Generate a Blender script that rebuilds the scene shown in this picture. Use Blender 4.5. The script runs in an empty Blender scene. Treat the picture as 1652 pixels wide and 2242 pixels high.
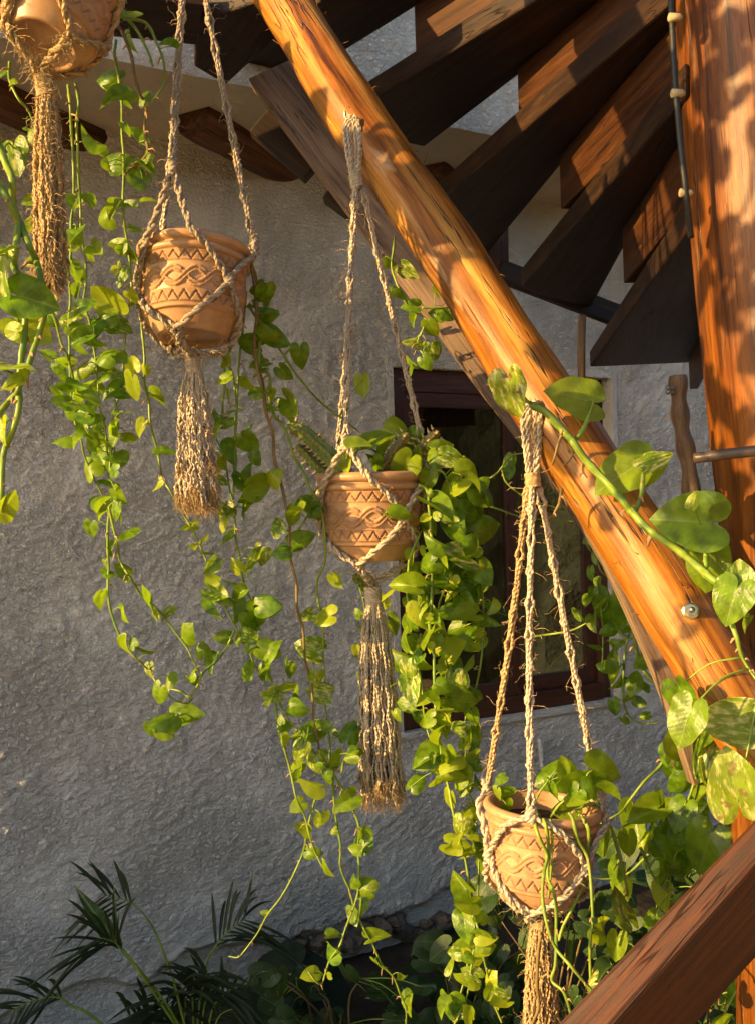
import bpy, math, random
import numpy as np
from mathutils import Vector, Matrix

random.seed(7)
rng = np.random.default_rng(7)
sc = bpy.context.scene
COL = sc.collection

# ------------------------------------------------------------------ camera, sky, sun, exposure
EYE = 1.6
FPX = 2080.0                      # focal length in pixels of a 1652 x 2241 layout
ROLL = math.radians(1.7)
CX, CY = 826.0, 1120.5
CAM = np.array([0.0, 0.0, EYE])
CR = np.array([math.cos(ROLL), 0, -math.sin(ROLL)])
CU = np.array([math.sin(ROLL), 0, math.cos(ROLL)])
CF = np.array([0.0, 1.0, 0.0])
cam_data = bpy.data.cameras.new('camera')
cam = bpy.data.objects.new('camera', cam_data)
COL.objects.link(cam)
cam.matrix_world = Matrix(((CR[0], CU[0], -CF[0], CAM[0]), (CR[1], CU[1], -CF[1], CAM[1]), (CR[2], CU[2], -CF[2], CAM[2]), (0, 0, 0, 1)))
cam_data.sensor_fit = 'VERTICAL'
cam_data.sensor_height = 36.0
cam_data.sensor_width = 36.0 * 1652 / 2241
cam_data.lens = FPX / 2241.0 * 36.0
cam_data.clip_start = 0.05
cam_data.clip_end = 2000
sc.camera = cam

SUN_EL, SUN_TH = math.radians(17.0), math.radians(62.8)     # low evening sun, from the left and behind
SUN = np.array([-math.sin(SUN_TH) * math.cos(SUN_EL), -math.cos(SUN_TH) * math.cos(SUN_EL), math.sin(SUN_EL)])
world = bpy.data.worlds.new('World')
sc.world = world
world.use_nodes = True
wn = world.node_tree
for n in list(wn.nodes):
    wn.nodes.remove(n)
sky = wn.nodes.new('ShaderNodeTexSky')
sky.sky_type = 'NISHITA'
sky.sun_disc = False
sky.sun_elevation = SUN_EL
sky.sun_rotation = math.atan2(SUN[0], SUN[1])
sky.air_density, sky.dust_density, sky.ozone_density = 1.0, 2.0, 1.0
bg = wn.nodes.new('ShaderNodeBackground')
bg.inputs['Strength'].default_value = 0.108
wo = wn.nodes.new('ShaderNodeOutputWorld')
wn.links.new(sky.outputs[0], bg.inputs[0])
wn.links.new(bg.outputs[0], wo.inputs[0])
sl = bpy.data.lights.new('sun', 'SUN')
sl.energy = 5.0
sl.angle = math.radians(0.6)
sl.color = (1.0, 0.65, 0.24)
so = bpy.data.objects.new('sun', sl)
COL.objects.link(so)
so.rotation_euler = Vector(SUN).to_track_quat('Z', 'Y').to_euler()
so.location = (-4, -3, 4)
sc.view_settings.view_transform = 'Standard'
sc.view_settings.look = 'None'
sc.view_settings.exposure = 1.2
sc.view_settings.gamma = 1.0
sc.render.engine = 'CYCLES'
sc.cycles.max_bounces = 6
sc.cycles.diffuse_bounces = 3
sc.cycles.glossy_bounces = 3
sc.cycles.use_adaptive_sampling = True
sc.cycles.adaptive_threshold = 0.03
sc.cycles.use_light_tree = False
sc.cycles.caustics_reflective = False
sc.cycles.caustics_refractive = False
sc.cycles.use_denoising = True

# ------------------------------------------------------------------ layout helpers
def ray(u, v):
    return CF + (u - CX) / FPX * CR - (v - CY) / FPX * CU
def P(u, v, d):
    return CAM + ray(u, v) * d
def PH(u, v, h):                                      # on the level plane h above the eye
    r = ray(u, v)
    return CAM + r * (h / r[2])
W0 = P(870, 1120, 3.5)
WE = np.array([0.878, 0.479, 0.0]); WE /= np.linalg.norm(WE)
WN = np.array([WE[1], -WE[0], 0.0])
def WP(s, z, off=0.0):
    p = W0 + WE * s + WN * off
    return np.array([p[0], p[1], z])
def PW(u, v, off=0.0):                                # on the house wall: (s, z)
    r = ray(u, v)
    t = ((W0 + WN * off - CAM) @ WN) / (r @ WN)
    p = CAM + r * t
    return (p - W0) @ WE, p[2]
TILES = dict(a=(0, 0), b=(900, 0), c=(1919, 0), d=(1919, 1000), e=(0, 1000), f=(1000, 1000), g=(0, 2000), h=(1000, 2000),
             i=(1919, 2000), j=(0, 2996), k=(1000, 2996), l=(1919, 2996))
def ZT(t, x, y):
    o = TILES[t]
    return (o[0] + x * .66586) * .54720, (o[1] + y * .66586) * .54720
ZS = .66586 * .5472

def unit(v):
    v = np.asarray(v, float)
    return v / (np.linalg.norm(v) + 1e-12)

ORIG = {}
def tag(o, label=None, cat=None, group=None, kind=None):
    if label: o['label'] = label
    if cat: o['category'] = cat
    if group: o['group'] = group
    if kind: o['kind'] = kind
    return o
def root(name, loc, label, cat, group=None):
    o = bpy.data.objects.new(name, None)
    o.empty_display_size = 0.05
    COL.objects.link(o)
    o.location = Vector(loc)
    ORIG[o.name] = np.array(loc, float)
    return tag(o, label, cat, group)
def link(name, me, parent=None, mat4=None):
    o = bpy.data.objects.new(name, me)
    COL.objects.link(o)
    if parent is not None:
        o.parent = parent
        ORIG[o.name] = ORIG[parent.name]
    if mat4 is not None:
        if parent is not None:
            mat4 = Matrix.Translation(-Vector(ORIG[parent.name])) @ mat4
        o.matrix_basis = mat4
    return o

def spline(pts, k=6):
    p = [np.asarray(q, float) for q in pts]
    if len(p) == 2:
        return np.array([p[0] + (p[1] - p[0]) * t for t in np.linspace(0, 1, k + 1)])
    p = [2 * p[0] - p[1]] + p + [2 * p[-1] - p[-2]]
    out = []
    for i in range(1, len(p) - 2):
        for t in np.arange(k) / k:
            a, b, c, d = p[i - 1], p[i], p[i + 1], p[i + 2]
            out.append(.5 * (2 * b + (c - a) * t + (2 * a - 5 * b + 4 * c - d) * t * t + (3 * b - a - 3 * c + d) * t ** 3))
    out.append(p[-2])
    return np.array(out)
def frames(path):
    T = np.gradient(path, axis=0)
    T /= np.linalg.norm(T, axis=1)[:, None] + 1e-12
    a = np.array([1, 0, 0]) if abs(T[0][0]) < .8 else np.array([0, 1, 0])
    N = [unit(a - T[0] * (a @ T[0]))]
    for i in range(1, len(path)):
        n = N[-1] - T[i] * (N[-1] @ T[i])
        N.append(unit(n))
    N = np.array(N)
    return T, N, np.cross(T, N)
def arclen(path):
    return np.concatenate([[0], np.cumsum(np.linalg.norm(np.diff(path, axis=0), axis=1))])

class MB:
    def __init__(s):
        s.v, s.f, s.w, s.m, s.n = [], [], [], [], 0
    def add(s, verts, faces, wc=None, m=0):
        verts = np.asarray(verts, float)
        s.v.append(verts)
        s.w.append(np.asarray(wc, float) if wc is not None else verts)
        s.f += [tuple(i + s.n for i in f) for f in faces]
        s.m += [m] * len(faces)
        s.n += len(verts)
    def tube(s, path, rad, n=8, m=0, cap=True, wob=0.0, wseed=0, flat=None):
        path = np.asarray(path, float)
        L = len(path)
        rad = np.full(L, rad) if np.isscalar(rad) else np.asarray(rad, float)
        T, N, B = frames(path)
        al = arclen(path)
        th = np.arange(n) / n * 2 * np.pi
        r = rad[:, None] * np.ones((1, n))
        if wob:
            k = wseed * 1.7
            r = r * (1 + wob * (np.sin(3 * th[None] + al[:, None] * 9 + k) * .5 + np.sin(2 * th[None] - al[:, None] * 5 + 2 * k) * .5 + np.sin(5 * th[None] + al[:, None] * 17 + k) * .3))
        V = path[:, None] + N[:, None] * (np.cos(th)[None, :, None] * r[..., None]) + B[:, None] * (np.sin(th)[None, :, None] * r[..., None])
        wc = np.stack([np.cos(th)[None] * rad[:, None] * np.ones((1, n)), np.sin(th)[None] * rad[:, None] * np.ones((1, n)), al[:, None] * np.ones((1, n))], -1) + np.array([wseed * .37, wseed * .61, wseed * 1.3])
        F = [(i * n + j, i * n + (j + 1) % n, (i + 1) * n + (j + 1) % n, (i + 1) * n + j) for i in range(L - 1) for j in range(n)]
        if cap:
            F += [tuple(range(n - 1, -1, -1)), tuple((L - 1) * n + j for j in range(n))]
        s.add(V.reshape(-1, 3), F, wc.reshape(-1, 3), m)
    def hexa(s, c8, m=0, grain=None, wo=0.0):         # 8 corners: bottom 4, top 4 ; grain = axis along the length
        c = np.asarray(c8, float)
        g = unit(grain) if grain is not None else unit(c[1] - c[0])
        a = np.array([0, 0, 1.0]) if abs(g[2]) < .9 else np.array([1.0, 0, 0])
        x = unit(np.cross(a, g)); y = np.cross(g, x)
        q = c - c.mean(0)
        wc = np.stack([q @ x, q @ y, q @ g], -1) + wo
        F = [(0, 3, 2, 1), (4, 5, 6, 7), (0, 1, 5, 4), (1, 2, 6, 5), (2, 3, 7, 6), (3, 0, 4, 7)]
        for f in F:
            s.add(c[list(f)], [(0, 1, 2, 3)], wc[list(f)], m)
    def beam(s, p, q, w, h, up=(0, 0, 1), m=0, wo=0.0):
        p, q = np.asarray(p, float), np.asarray(q, float)
        g = unit(q - p); x = unit(np.cross(up, g)); y = np.cross(g, x)
        c = [e + x * sx * w / 2 + y * sy * h / 2 for sy in (-1, 1) for e, sx in ((p, -1), (q, -1), (q, 1), (p, 1))]
        s.hexa(c, m, g, wo)
    def build(s, name, mats, parent=None, smooth=True, bevel=0.0):
        V = np.concatenate(s.v); Wc = np.concatenate(s.w)
        if parent is not None:
            V = V - ORIG[parent.name]
        me = bpy.data.meshes.new(name)
        me.from_pydata(V.tolist(), [], s.f)
        at = me.attributes.new('wc', 'FLOAT_VECTOR', 'POINT')
        at.data.foreach_set('vector', Wc.astype(np.float32).ravel())
        for mt in (mats if isinstance(mats, (list, tuple)) else [mats]):
            me.materials.append(mt)
        me.polygons.foreach_set('material_index', np.array(s.m, np.int32))
        me.polygons.foreach_set('use_smooth', np.full(len(s.f), bool(smooth)))
        me.update()
        o = link(name, me, parent)
        if bevel:
            import bmesh
            bm = bmesh.new(); bm.from_mesh(me)
            bmesh.ops.remove_doubles(bm, verts=bm.verts, dist=1e-5)
            bm.to_mesh(me); bm.free()
            md = o.modifiers.new('bevel', 'BEVEL'); md.width = bevel; md.segments = 2; md.limit_method = 'ANGLE'
        return o

# ------------------------------------------------------------------ procedural materials
class NT:
    def __init__(s, name):
        s.mat = bpy.data.materials.new(name)
        s.mat.use_nodes = True
        s.t = s.mat.node_tree
        s.b = s.t.nodes['Principled BSDF']
        s.out = s.t.nodes['Material Output']
    def n(s, typ, **kw):
        nd = s.t.nodes.new('ShaderNode' + typ)
        for k, v in kw.items():
            setattr(nd, k, v)
        return nd
    def l(s, a, b):
        s.t.links.new(a, b)
    def val(s, x, sock):
        if hasattr(x, 'is_output'): s.l(x, sock)
        else: sock.default_value = x
    def attr(s, name='wc'):
        return s.n('Attribute', attribute_name=name).outputs['Vector']
    def objc(s):
        return s.n('TexCoord').outputs['Object']
    def mapp(s, vec, scale=(1, 1, 1), loc=(0, 0, 0), rot=(0, 0, 0)):
        m = s.n('Mapping'); s.l(vec, m.inputs[0])
        m.inputs['Scale'].default_value = scale; m.inputs['Rotation'].default_value = rot
        s.val(loc, m.inputs['Location'])
        return m.outputs[0]
    def noise(s, vec, scale, detail=4, rough=.55, dist=0.0):
        x = s.n('TexNoise'); s.l(vec, x.inputs['Vector'])
        x.inputs['Scale'].default_value = scale; x.inputs['Detail'].default_value = detail
        x.inputs['Roughness'].default_value = rough; x.inputs['Distortion'].default_value = dist
        return x.outputs[0]
    def vor(s, vec, scale, feat='F1'):
        x = s.n('TexVoronoi', feature=feat); s.l(vec, x.inputs['Vector']); x.inputs['Scale'].default_value = scale
        return x.outputs[0]
    def ramp(s, f, stops):
        r = s.n('ValToRGB'); s.l(f, r.inputs[0])
        e = r.color_ramp.elements
        while len(e) < len(stops): e.new(.5)
        for k, (p, c) in enumerate(stops):
            e[k].position = p
            e[k].color = (c, c, c, 1) if np.isscalar(c) else (*c, 1)
        return r.outputs[0]
    def mix(s, f, a, b, mode='MIX'):
        m = s.n('MixRGB', blend_type=mode)
        s.val(f, m.inputs[0])
        for x, k in ((a, 1), (b, 2)):
            if hasattr(x, 'is_output'): s.l(x, m.inputs[k])
            else: m.inputs[k].default_value = (*x, 1) if len(x) == 3 else x
        return m.outputs[0]
    def math(s, op, a, b=0.0):
        m = s.n('Math', operation=op); s.val(a, m.inputs[0]); s.val(b, m.inputs[1])
        return m.outputs[0]
    def bump(s, h, strength=.5, dist=.01, prev=None):
        b = s.n('Bump'); s.l(h, b.inputs['Height'])
        b.inputs['Strength'].default_value = strength; b.inputs['Distance'].default_value = dist
        if prev is not None: s.l(prev, b.inputs['Normal'])
        return b.outputs[0]
    def fin(s, col=None, rough=.6, nrm=None, spec=.5, coat=0):
        if col is not None: s.val(col if hasattr(col, 'is_output') else (*col, 1), s.b.inputs['Base Color'])
        s.val(rough, s.b.inputs['Roughness'])
        if nrm is not None: s.l(nrm, s.b.inputs['Normal'])
        s.b.inputs['Specular IOR Level'].default_value = spec
        if coat:
            s.b.inputs['Coat Weight'].default_value = coat; s.b.inputs['Coat Roughness'].default_value = .35
        return s.mat

def simple(name, col, rough=.6, metal=0.0, ns=0, nstr=.3, var=.25, nd=.003):
    t = NT(name)
    c = col
    nr = None
    if ns:
        w = t.attr()
        f = t.noise(w, ns, 5, .6)
        c = t.mix(t.ramp(f, [(.3, 0.0), (.7, 1.0)]), tuple(x * (1 - var) for x in col), tuple(min(1, x * (1 + var)) for x in col))
        nr = t.bump(f, nstr, nd)
    t.b.inputs['Metallic'].default_value = metal
    return t.fin(c, rough, nr, .4)

def wood(name, dark, mid, light, rough=.5, gs=1.0, coat=0, streak=.5, crack=True, patch=.5, knots=0.0):
    t = NT(name); w = t.attr()
    g = t.noise(t.mapp(w, (34 * gs, 34 * gs, 1.5 * gs)), 1.6, 6, .68, .25)
    fine = t.noise(t.mapp(w, (160 * gs, 160 * gs, 6 * gs)), 1.5, 5, .7)
    big = t.noise(t.mapp(w, (12, 12, 2.4)), 1.3, 5, .65, .9)
    c = t.ramp(g, [(.34, dark), (.47, mid), (.64, light)])
    c = t.mix(t.ramp(big, [(.42, 0.0), (.66, patch)]), c, tuple(.42 * x for x in mid))
    c = t.mix(t.math('MULTIPLY', t.ramp(fine, [(.30, 1.0), (.52, 0.0)]), streak), c, tuple(x * .35 for x in dark))
    h = t.math('ADD', t.math('MULTIPLY', g, .6), t.math('MULTIPLY', fine, .5))
    if knots:
        kn = t.vor(t.mapp(w, (8, 8, 3.4), (1, 2, 3)), 1.0)
        kr = t.ramp(kn, [(.05, 1.0), (.16, 0.0)])
        c = t.mix(t.math('MULTIPLY', kr, .85), c, tuple(x * .35 for x in dark))
        dry = t.math('MULTIPLY', t.ramp(t.noise(t.mapp(w, (22, 22, 2.2), (7, 3, 1)), 1.4, 5, .7, .8), [(.60, 0.0), (.70, .55)]), knots)
        c = t.mix(dry, c, (.50, .36, .20))
    if crack:
        ck = t.noise(t.mapp(w, (26, 26, 1.3), (3, 1, 2)), 1.7, 3, .5, .4)
        line = t.ramp(t.math('ABSOLUTE', t.math('SUBTRACT', ck, .5)), [(0.0, 1.0), (.020, 0.0)])
        gate = t.ramp(t.noise(t.mapp(w, (8, 8, 4), (5, 5, 5)), 1.0, 2), [(.52, 0.0), (.6, 1.0)])
        lk = t.math('MULTIPLY', line, gate)
        c = t.mix(lk, c, tuple(x * .22 for x in dark))
        h = t.math('SUBTRACT', h, t.math('MULTIPLY', lk, 1.2))
    nr = t.bump(h, .55, .004)
    return t.fin(c, t.math('ADD', t.math('MULTIPLY', fine, .3), rough - .15), nr, .3, coat)

M = {}
# outer stucco, soffit plaster
def stucco(name, c0, c1, stain, fine=1.0):
    t = NT(name); w = t.attr()
    big = t.noise(w, 1.7, 4, .6)
    mid = t.noise(t.mapp(w, (1, 1.35, 1), (0, 0, 0), (0, 0, -.35)), 62, 4, .62, .6)
    fin = t.noise(w, 105, 4, .65)
    c = t.mix(t.ramp(big, [(.35, 0.0), (.65, 1.0)]), c0, c1)
    c = t.mix(t.ramp(t.noise(w, 9, 4, .7), [(.50, 0.0), (.8, .55)]), c, stain)
    c = t.mix(t.ramp(t.noise(w, 45, 3, .5), [(.70, 0.0), (.76, .5)]), c, tuple(x * .35 for x in stain))
    amt = t.ramp(t.noise(w, 3.2, 3, .6), [(.34, .25), (.62, 1.0)])
    c = t.mix(t.ramp(t.noise(t.mapp(w, (9, 1.1, 1)), 1.5, 5, .7), [(.56, 0.0), (.74, .30)]), c, tuple(x * .6 for x in stain))
    n2 = t.bump(t.math('ADD', t.math('MULTIPLY', t.math('MULTIPLY', t.ramp(mid, [(.38, 0.0), (.62, 1.0)]), amt), .75), t.math('MULTIPLY', fin, .5)), min(1.0, .95 * fine), .016)
    return t.fin(c, .95, n2, .15)
M['stucco'] = stucco('stucco', (.84, .82, .77), (.77, .74, .68), (.60, .54, .45))
M['upper'] = stucco('white_stucco', (.80, .78, .74), (.70, .67, .62), (.58, .48, .37))
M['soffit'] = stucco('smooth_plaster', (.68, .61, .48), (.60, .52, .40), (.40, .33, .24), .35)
M['added_hedge'] = simple('hedge_green', (.010, .014, .006), .9, 0, 25, 1.0, .6, .05)  # for the added hedges; kept near black to darken the window reflection
M['log'] = wood('varnished_log', (.07, .018, .002), (.35, .122, .010), (.62, .33, .062), .44, .42, .06, .6, True, .72, 1.0)
M['post'] = wood('varnished_post', (.035, .008, .001), (.165, .046, .004), (.25, .082, .009), .45, .5, .06, .65, True, .6, .45)
M['tread'] = wood('dark_stained_plank', (.009, .004, .002), (.028, .012, .005), (.056, .026, .011), .55, .9, 0, .5)
M['riser'] = wood('red_brown_board', (.02, .006, .002), (.058, .019, .005), (.10, .037, .010), .5, .9, 0, .5)
M['stringer'] = wood('tan_brown_plank', (.08, .045, .028), (.24, .155, .10), (.36, .25, .17), .65, 1.2, 0, .5)
M['rail'] = wood('oiled_timber', (.010, .003, .001), (.055, .013, .003), (.11, .028, .006), .6, .9, .05, .4)
M['viga'] = wood('roof_pole_wood', (.05, .02, .01), (.13, .055, .025), (.20, .09, .04), .6, 1.0)
M['frame'] = wood('window_wood', (.025, .009, .006), (.075, .026, .015), (.11, .04, .022), .4, 1.2, .1, .4, False)
M['branch'] = wood('weathered_branch', (.06, .035, .02), (.20, .12, .07), (.32, .21, .13), .8, 1.0)

M['cable'] = simple('black_cable', (.02, .02, .018), .5, 0, 80)
M['clamp'] = simple('yellowed_plastic', (.42, .32, .17), .6, 0, 60)
M['steel'] = simple('brassy_zinc', (.62, .50, .30), .32, 1.0, 60, .2)
M['nail'] = simple('dull_steel', (.35, .33, .3), .4, 1.0, 60, .2)
M['nailgrey'] = simple('grey_painted_pipe', (.20, .18, .155), .7, 0, 60)
M['rod'] = simple('dark_smooth_stick', (.07, .05, .04), .4, 0, 40)
M['soil'] = simple('potting_soil', (.045, .03, .02), 1.0, 0, 90, 1.0, .5, .01)
M['ground'] = simple('garden_soil', (.045, .033, .022), 1.0, 0, 9, .8, .5, .03)
M['bounce_paving'] = simple('sandy_bounce_paving', (.62, .46, .28), .9, 0, 4, .4, .2, .01)
M['stone'] = simple('rubble_stone', (.15, .12, .09), .95, 0, 30, .9, .45, .012)
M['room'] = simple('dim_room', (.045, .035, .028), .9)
M['curtain'] = simple('brown_curtain', (.16, .115, .07), .9, 0, 20)

# terracotta
t = NT('terracotta'); w = t.objc()
f = t.noise(w, 25, 6, .65)
c = t.mix(t.ramp(f, [(.3, 0.0), (.7, 1.0)]), (.38, .20, .092), (.51, .30, .148))
c = t.mix(t.ramp(t.noise(w, 9, 5, .7), [(.55, 0.0), (.8, .35)]), c, (.50, .33, .20))
c = t.mix(t.ramp(t.noise(w, 160, 2), [(.70, 0.0), (.75, .7)]), c, (.10, .05, .03))
oi = t.n('ObjectInfo'); of = t.n('CombineXYZ'); rv = t.math('MULTIPLY', oi.outputs['Random'], 23.0)
for k in range(3): t.l(rv, of.inputs[k])
c = t.mix(t.ramp(t.noise(t.mapp(w, (9, 9, 16), of.outputs[0]), 1.0, 6, .7), [(.52, 0.0), (.70, .55)]), c, (.25, .125, .06))
c = t.mix(t.ramp(t.noise(t.mapp(w, (14, 14, 7), of.outputs[0]), 1.3, 6, .75), [(.60, 0.0), (.76, .5)]), c, (.62, .46, .32))
sand = t.attr('sand')
sx = t.n('SeparateXYZ'); t.l(sand, sx.inputs[0])
gr = t.math('MULTIPLY', t.noise(w, 900, 2, .6), sx.outputs[0])
nr = t.bump(gr, .8, .0012, t.bump(f, .15, .002))
c = t.mix(t.math('MULTIPLY', sx.outputs[0], .25), c, (.33, .15, .07))
M['pot'] = t.fin(c, t.math('ADD', t.math('MULTIPLY', sx.outputs[0], .35), .42), nr, .45)

# jute rope
def rope_mat(name, c0, c1, c2):
    t = NT(name); w = t.attr()
    sp = t.n('SeparateXYZ'); t.l(w, sp.inputs[0])
    tw = t.math('SINE', t.math('ADD', t.math('MULTIPLY', sp.outputs[0], 900.0), t.math('MULTIPLY', sp.outputs[2], 700.0)))
    f = t.noise(t.mapp(w, (300, 300, 60)), 1.5, 6, .7)
    g = t.noise(w, 14, 4, .6)
    c = t.ramp(f, [(.25, c0), (.5, c1), (.78, c2)])
    c = t.mix(t.ramp(g, [(.35, 0.0), (.7, .55)]), c, tuple(x * .55 for x in c1))
    h = t.math('ADD', t.math('MULTIPLY', tw, .35), f)
    nr = t.bump(h, .9, .0022)
    return t.fin(c, .95, nr, .2)
M['jute'] = rope_mat('jute', (.22, .16, .10), (.58, .475, .345), (.84, .75, .62))
M['jute_grey'] = rope_mat('weathered_jute', (.19, .145, .10), (.42, .335, .25), (.64, .54, .43))
M['jute_gold'] = rope_mat('golden_jute', (.24, .14, .06), (.52, .36, .18), (.72, .55, .31))

# leaf : object colour drives it (r yellowness, g variegation, b brown)
def leaf_mat(name, dark, green, yel, transl=.42, tcol=(.50, .58, .05), vein=.35, rough=.38, cream=(.68, .68, .22)):
    t = NT(name)
    oi = t.n('ObjectInfo'); oc = t.n('SeparateColor'); t.l(oi.outputs['Color'], oc.inputs[0])
    co = t.objc(); sp = t.n('SeparateXYZ'); t.l(co, sp.inputs[0])
    off = t.n('CombineXYZ'); rv = t.math('MULTIPLY', oi.outputs['Random'], 37.0)
    for k in range(3): t.l(rv, off.inputs[k])
    pv = t.mapp(co, (7, 2.2, 3), off.outputs[0], (0, 0, .5))
    nz = t.noise(pv, 1.2, 5, .6, .4)
    spk = t.noise(t.mapp(co, (18, 9, 9), off.outputs[0]), 1.4, 3, .6)
    base = t.mix(t.ramp(t.noise(t.mapp(co, (3, 3, 3), off.outputs[0]), 1.0, 3), [(.35, 0.0), (.65, 1.0)]), dark, green)
    base = t.mix(oc.outputs[0], base, yel)
    vthr = t.math('SUBTRACT', .80, t.math('MULTIPLY', oc.outputs[1], .34))
    vm = t.math('MULTIPLY', t.math('SUBTRACT', nz, vthr), 8.0)
    vm = t.n('Clamp').outputs[0] if False else t.math('MINIMUM', t.math('MAXIMUM', vm, 0.0), 1.0)
    base = t.mix(vm, base, cream)
    sm = t.math('MULTIPLY', t.ramp(spk, [(.66, 0.0), (.72, 1.0)]), t.math('MULTIPLY', oc.outputs[1], .7))
    base = t.mix(sm, base, cream)
    rib = t.ramp(t.math('ABSOLUTE', sp.outputs[0]), [(.006, 1.0), (.018, 0.0)])
    base = t.mix(t.math('MULTIPLY', rib, vein), base, (.40, .46, .13))
    # side veins, following the blade
    sv = t.math('SINE', t.math('MULTIPLY', t.math('SUBTRACT', sp.outputs[1], t.math('MULTIPLY', t.math('ABSOLUTE', sp.outputs[0]), .8)), 48.0))
    base = t.mix(t.math('MULTIPLY', t.ramp(sv, [(.90, 0.0), (.99, 1.0)]), vein * .55), base, (.26, .40, .07))
    brn = t.math('MULTIPLY', t.ramp(t.noise(t.mapp(co, (5, 5, 5), off.outputs[0]), 1.0, 4), [(.58, 0.0), (.62, 1.0)]), oc.outputs[2])
    base = t.mix(brn, base, (.20, .10, .045))
    nr = t.bump(t.math('ADD', t.math('MULTIPLY', sv, .012), t.math('MULTIPLY', nz, .35)), .22, .02)
    m = t.fin(base, rough, nr, .5)
    tr = t.n('BsdfTranslucent')
    t.l(t.mix(.5, base, tcol), tr.inputs['Color'])
    ms = t.n('MixShader'); ms.inputs[0].default_value = transl
    t.l(t.b.outputs[0], ms.inputs[1]); t.l(tr.outputs[0], ms.inputs[2]); t.l(ms.outputs[0], t.out.inputs['Surface'])
    return m
M['leaf'] = leaf_mat('pothos_leaf', (.028, .092, .004), (.165, .32, .010), (.46, .52, .018), .47, (.44, .64, .012), .35, .32)
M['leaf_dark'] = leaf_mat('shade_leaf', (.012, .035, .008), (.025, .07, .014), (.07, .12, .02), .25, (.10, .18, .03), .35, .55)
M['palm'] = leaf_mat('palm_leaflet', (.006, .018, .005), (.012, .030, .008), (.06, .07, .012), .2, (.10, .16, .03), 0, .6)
t = NT('pothos_stem'); w = t.attr()
f = t.noise(t.mapp(w, (200, 200, 25)), 1.0, 4)
c = t.mix(t.ramp(f, [(.35, 0.0), (.65, 1.0)]), (.10, .19, .018), (.26, .33, .04))
t.b.inputs['Subsurface Weight'].default_value = 0.0
M['stem'] = t.fin(c, .45, t.bump(f, .3, .002), .4)
t = NT('woody_stem'); w = t.attr()
f = t.noise(t.mapp(w, (200, 200, 30)), 1.0, 4)
M['stem_brown'] = t.fin(t.mix(f, (.10, .06, .025), (.30, .22, .08)), .7, t.bump(f, .5, .003), .3)
M['root'] = simple('aerial_root', (.36, .22, .10), .8, 0, 90, .5)
M['cactus'] = simple('spiny_succulent', (.20, .26, .07), .55, 0, 40, .4, .35)
M['cactus_tip'] = simple('reddish_succulent_tip', (.27, .22, .075), .55, 0, 40, .4, .45)
M['thorn'] = simple('pale_thorn', (.55, .40, .16), .5)
t = NT('window_glass')
gl = t.n('BsdfGlossy'); gl.inputs['Roughness'].default_value = .015
tp = t.n('BsdfTransparent'); tp.inputs[0].default_value = (.75, .78, .76, 1)
fr = t.n('Fresnel'); fr.inputs[0].default_value = 1.6
ms = t.n('MixShader')
t.l(t.math('ADD', t.math('MULTIPLY', fr.outputs[0], .8), .02), ms.inputs[0]); t.l(tp.outputs[0], ms.inputs[1]); t.l(gl.outputs[0], ms.inputs[2])
t.l(ms.outputs[0], t.out.inputs['Surface'])
M['glass'] = t.mat

# ------------------------------------------------------------------ numpy noise for relief
def vnoise(x, y, seed=0):
    r = np.random.default_rng(seed).random((256, 256))
    xi, yi = np.floor(x).astype(int), np.floor(y).astype(int)
    fx, fy = x - xi, y - yi
    fx, fy = fx * fx * (3 - 2 * fx), fy * fy * (3 - 2 * fy)
    g = lambda a, b: r[a & 255, b & 255]
    return (g(xi, yi) * (1 - fx) + g(xi + 1, yi) * fx) * (1 - fy) + (g(xi, yi + 1) * (1 - fx) + g(xi + 1, yi + 1) * fx) * fy
def fbm(x, y, oct=4, seed=0, gain=.5):
    o, a, tot = 0, 1, 0
    for k in range(oct):
        o = o + a * vnoise(x * 2 ** k, y * 2 ** k, seed + k); tot += a; a *= gain
    return o / tot

def grid_mesh(name, X, mask, mat, parent, wc):
    ny, nx = X.shape[:2]
    V = X.reshape(-1, 3) - ORIG[parent.name]
    idx = np.arange(ny * nx).reshape(ny, nx)
    q = np.stack([idx[:-1, :-1], idx[:-1, 1:], idx[1:, 1:], idx[1:, :-1]], -1)[mask].reshape(-1, 4)
    me = bpy.data.meshes.new(name)
    me.vertices.add(len(V)); me.vertices.foreach_set('co', V.astype(np.float32).ravel())
    me.loops.add(q.size); me.loops.foreach_set('vertex_index', q.astype(np.int32).ravel())
    me.polygons.add(len(q)); me.polygons.foreach_set('loop_start', (np.arange(len(q)) * 4).astype(np.int32))
    me.update(calc_edges=True)
    me.polygons.foreach_set('use_smooth', np.ones(len(q), bool))
    at = me.attributes.new('wc', 'FLOAT_VECTOR', 'POINT'); at.data.foreach_set('vector', wc.reshape(-1, 3).astype(np.float32).ravel())
    me.materials.append(mat); me.validate(); me.update()
    return link(name, me, parent)

# ------------------------------------------------------------------ ground
def sheet(name, x0, x1, y0, y1, z, mat):
    b = MB(); b.add([(x0, y0, z), (x1, y0, z), (x1, y1, z), (x0, y1, z)], [(0, 1, 2, 3)])
    return tag(b.build(name, mat), kind='structure')
sheet('ground', -300, 300, -300, 300, 0.0, M['ground'])
sheet('bounce_paving', -9, 7, -9, 2.15, 0.012, M['bounce_paving'])  # unseen sheet added to bounce warm light up onto the wall

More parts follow.
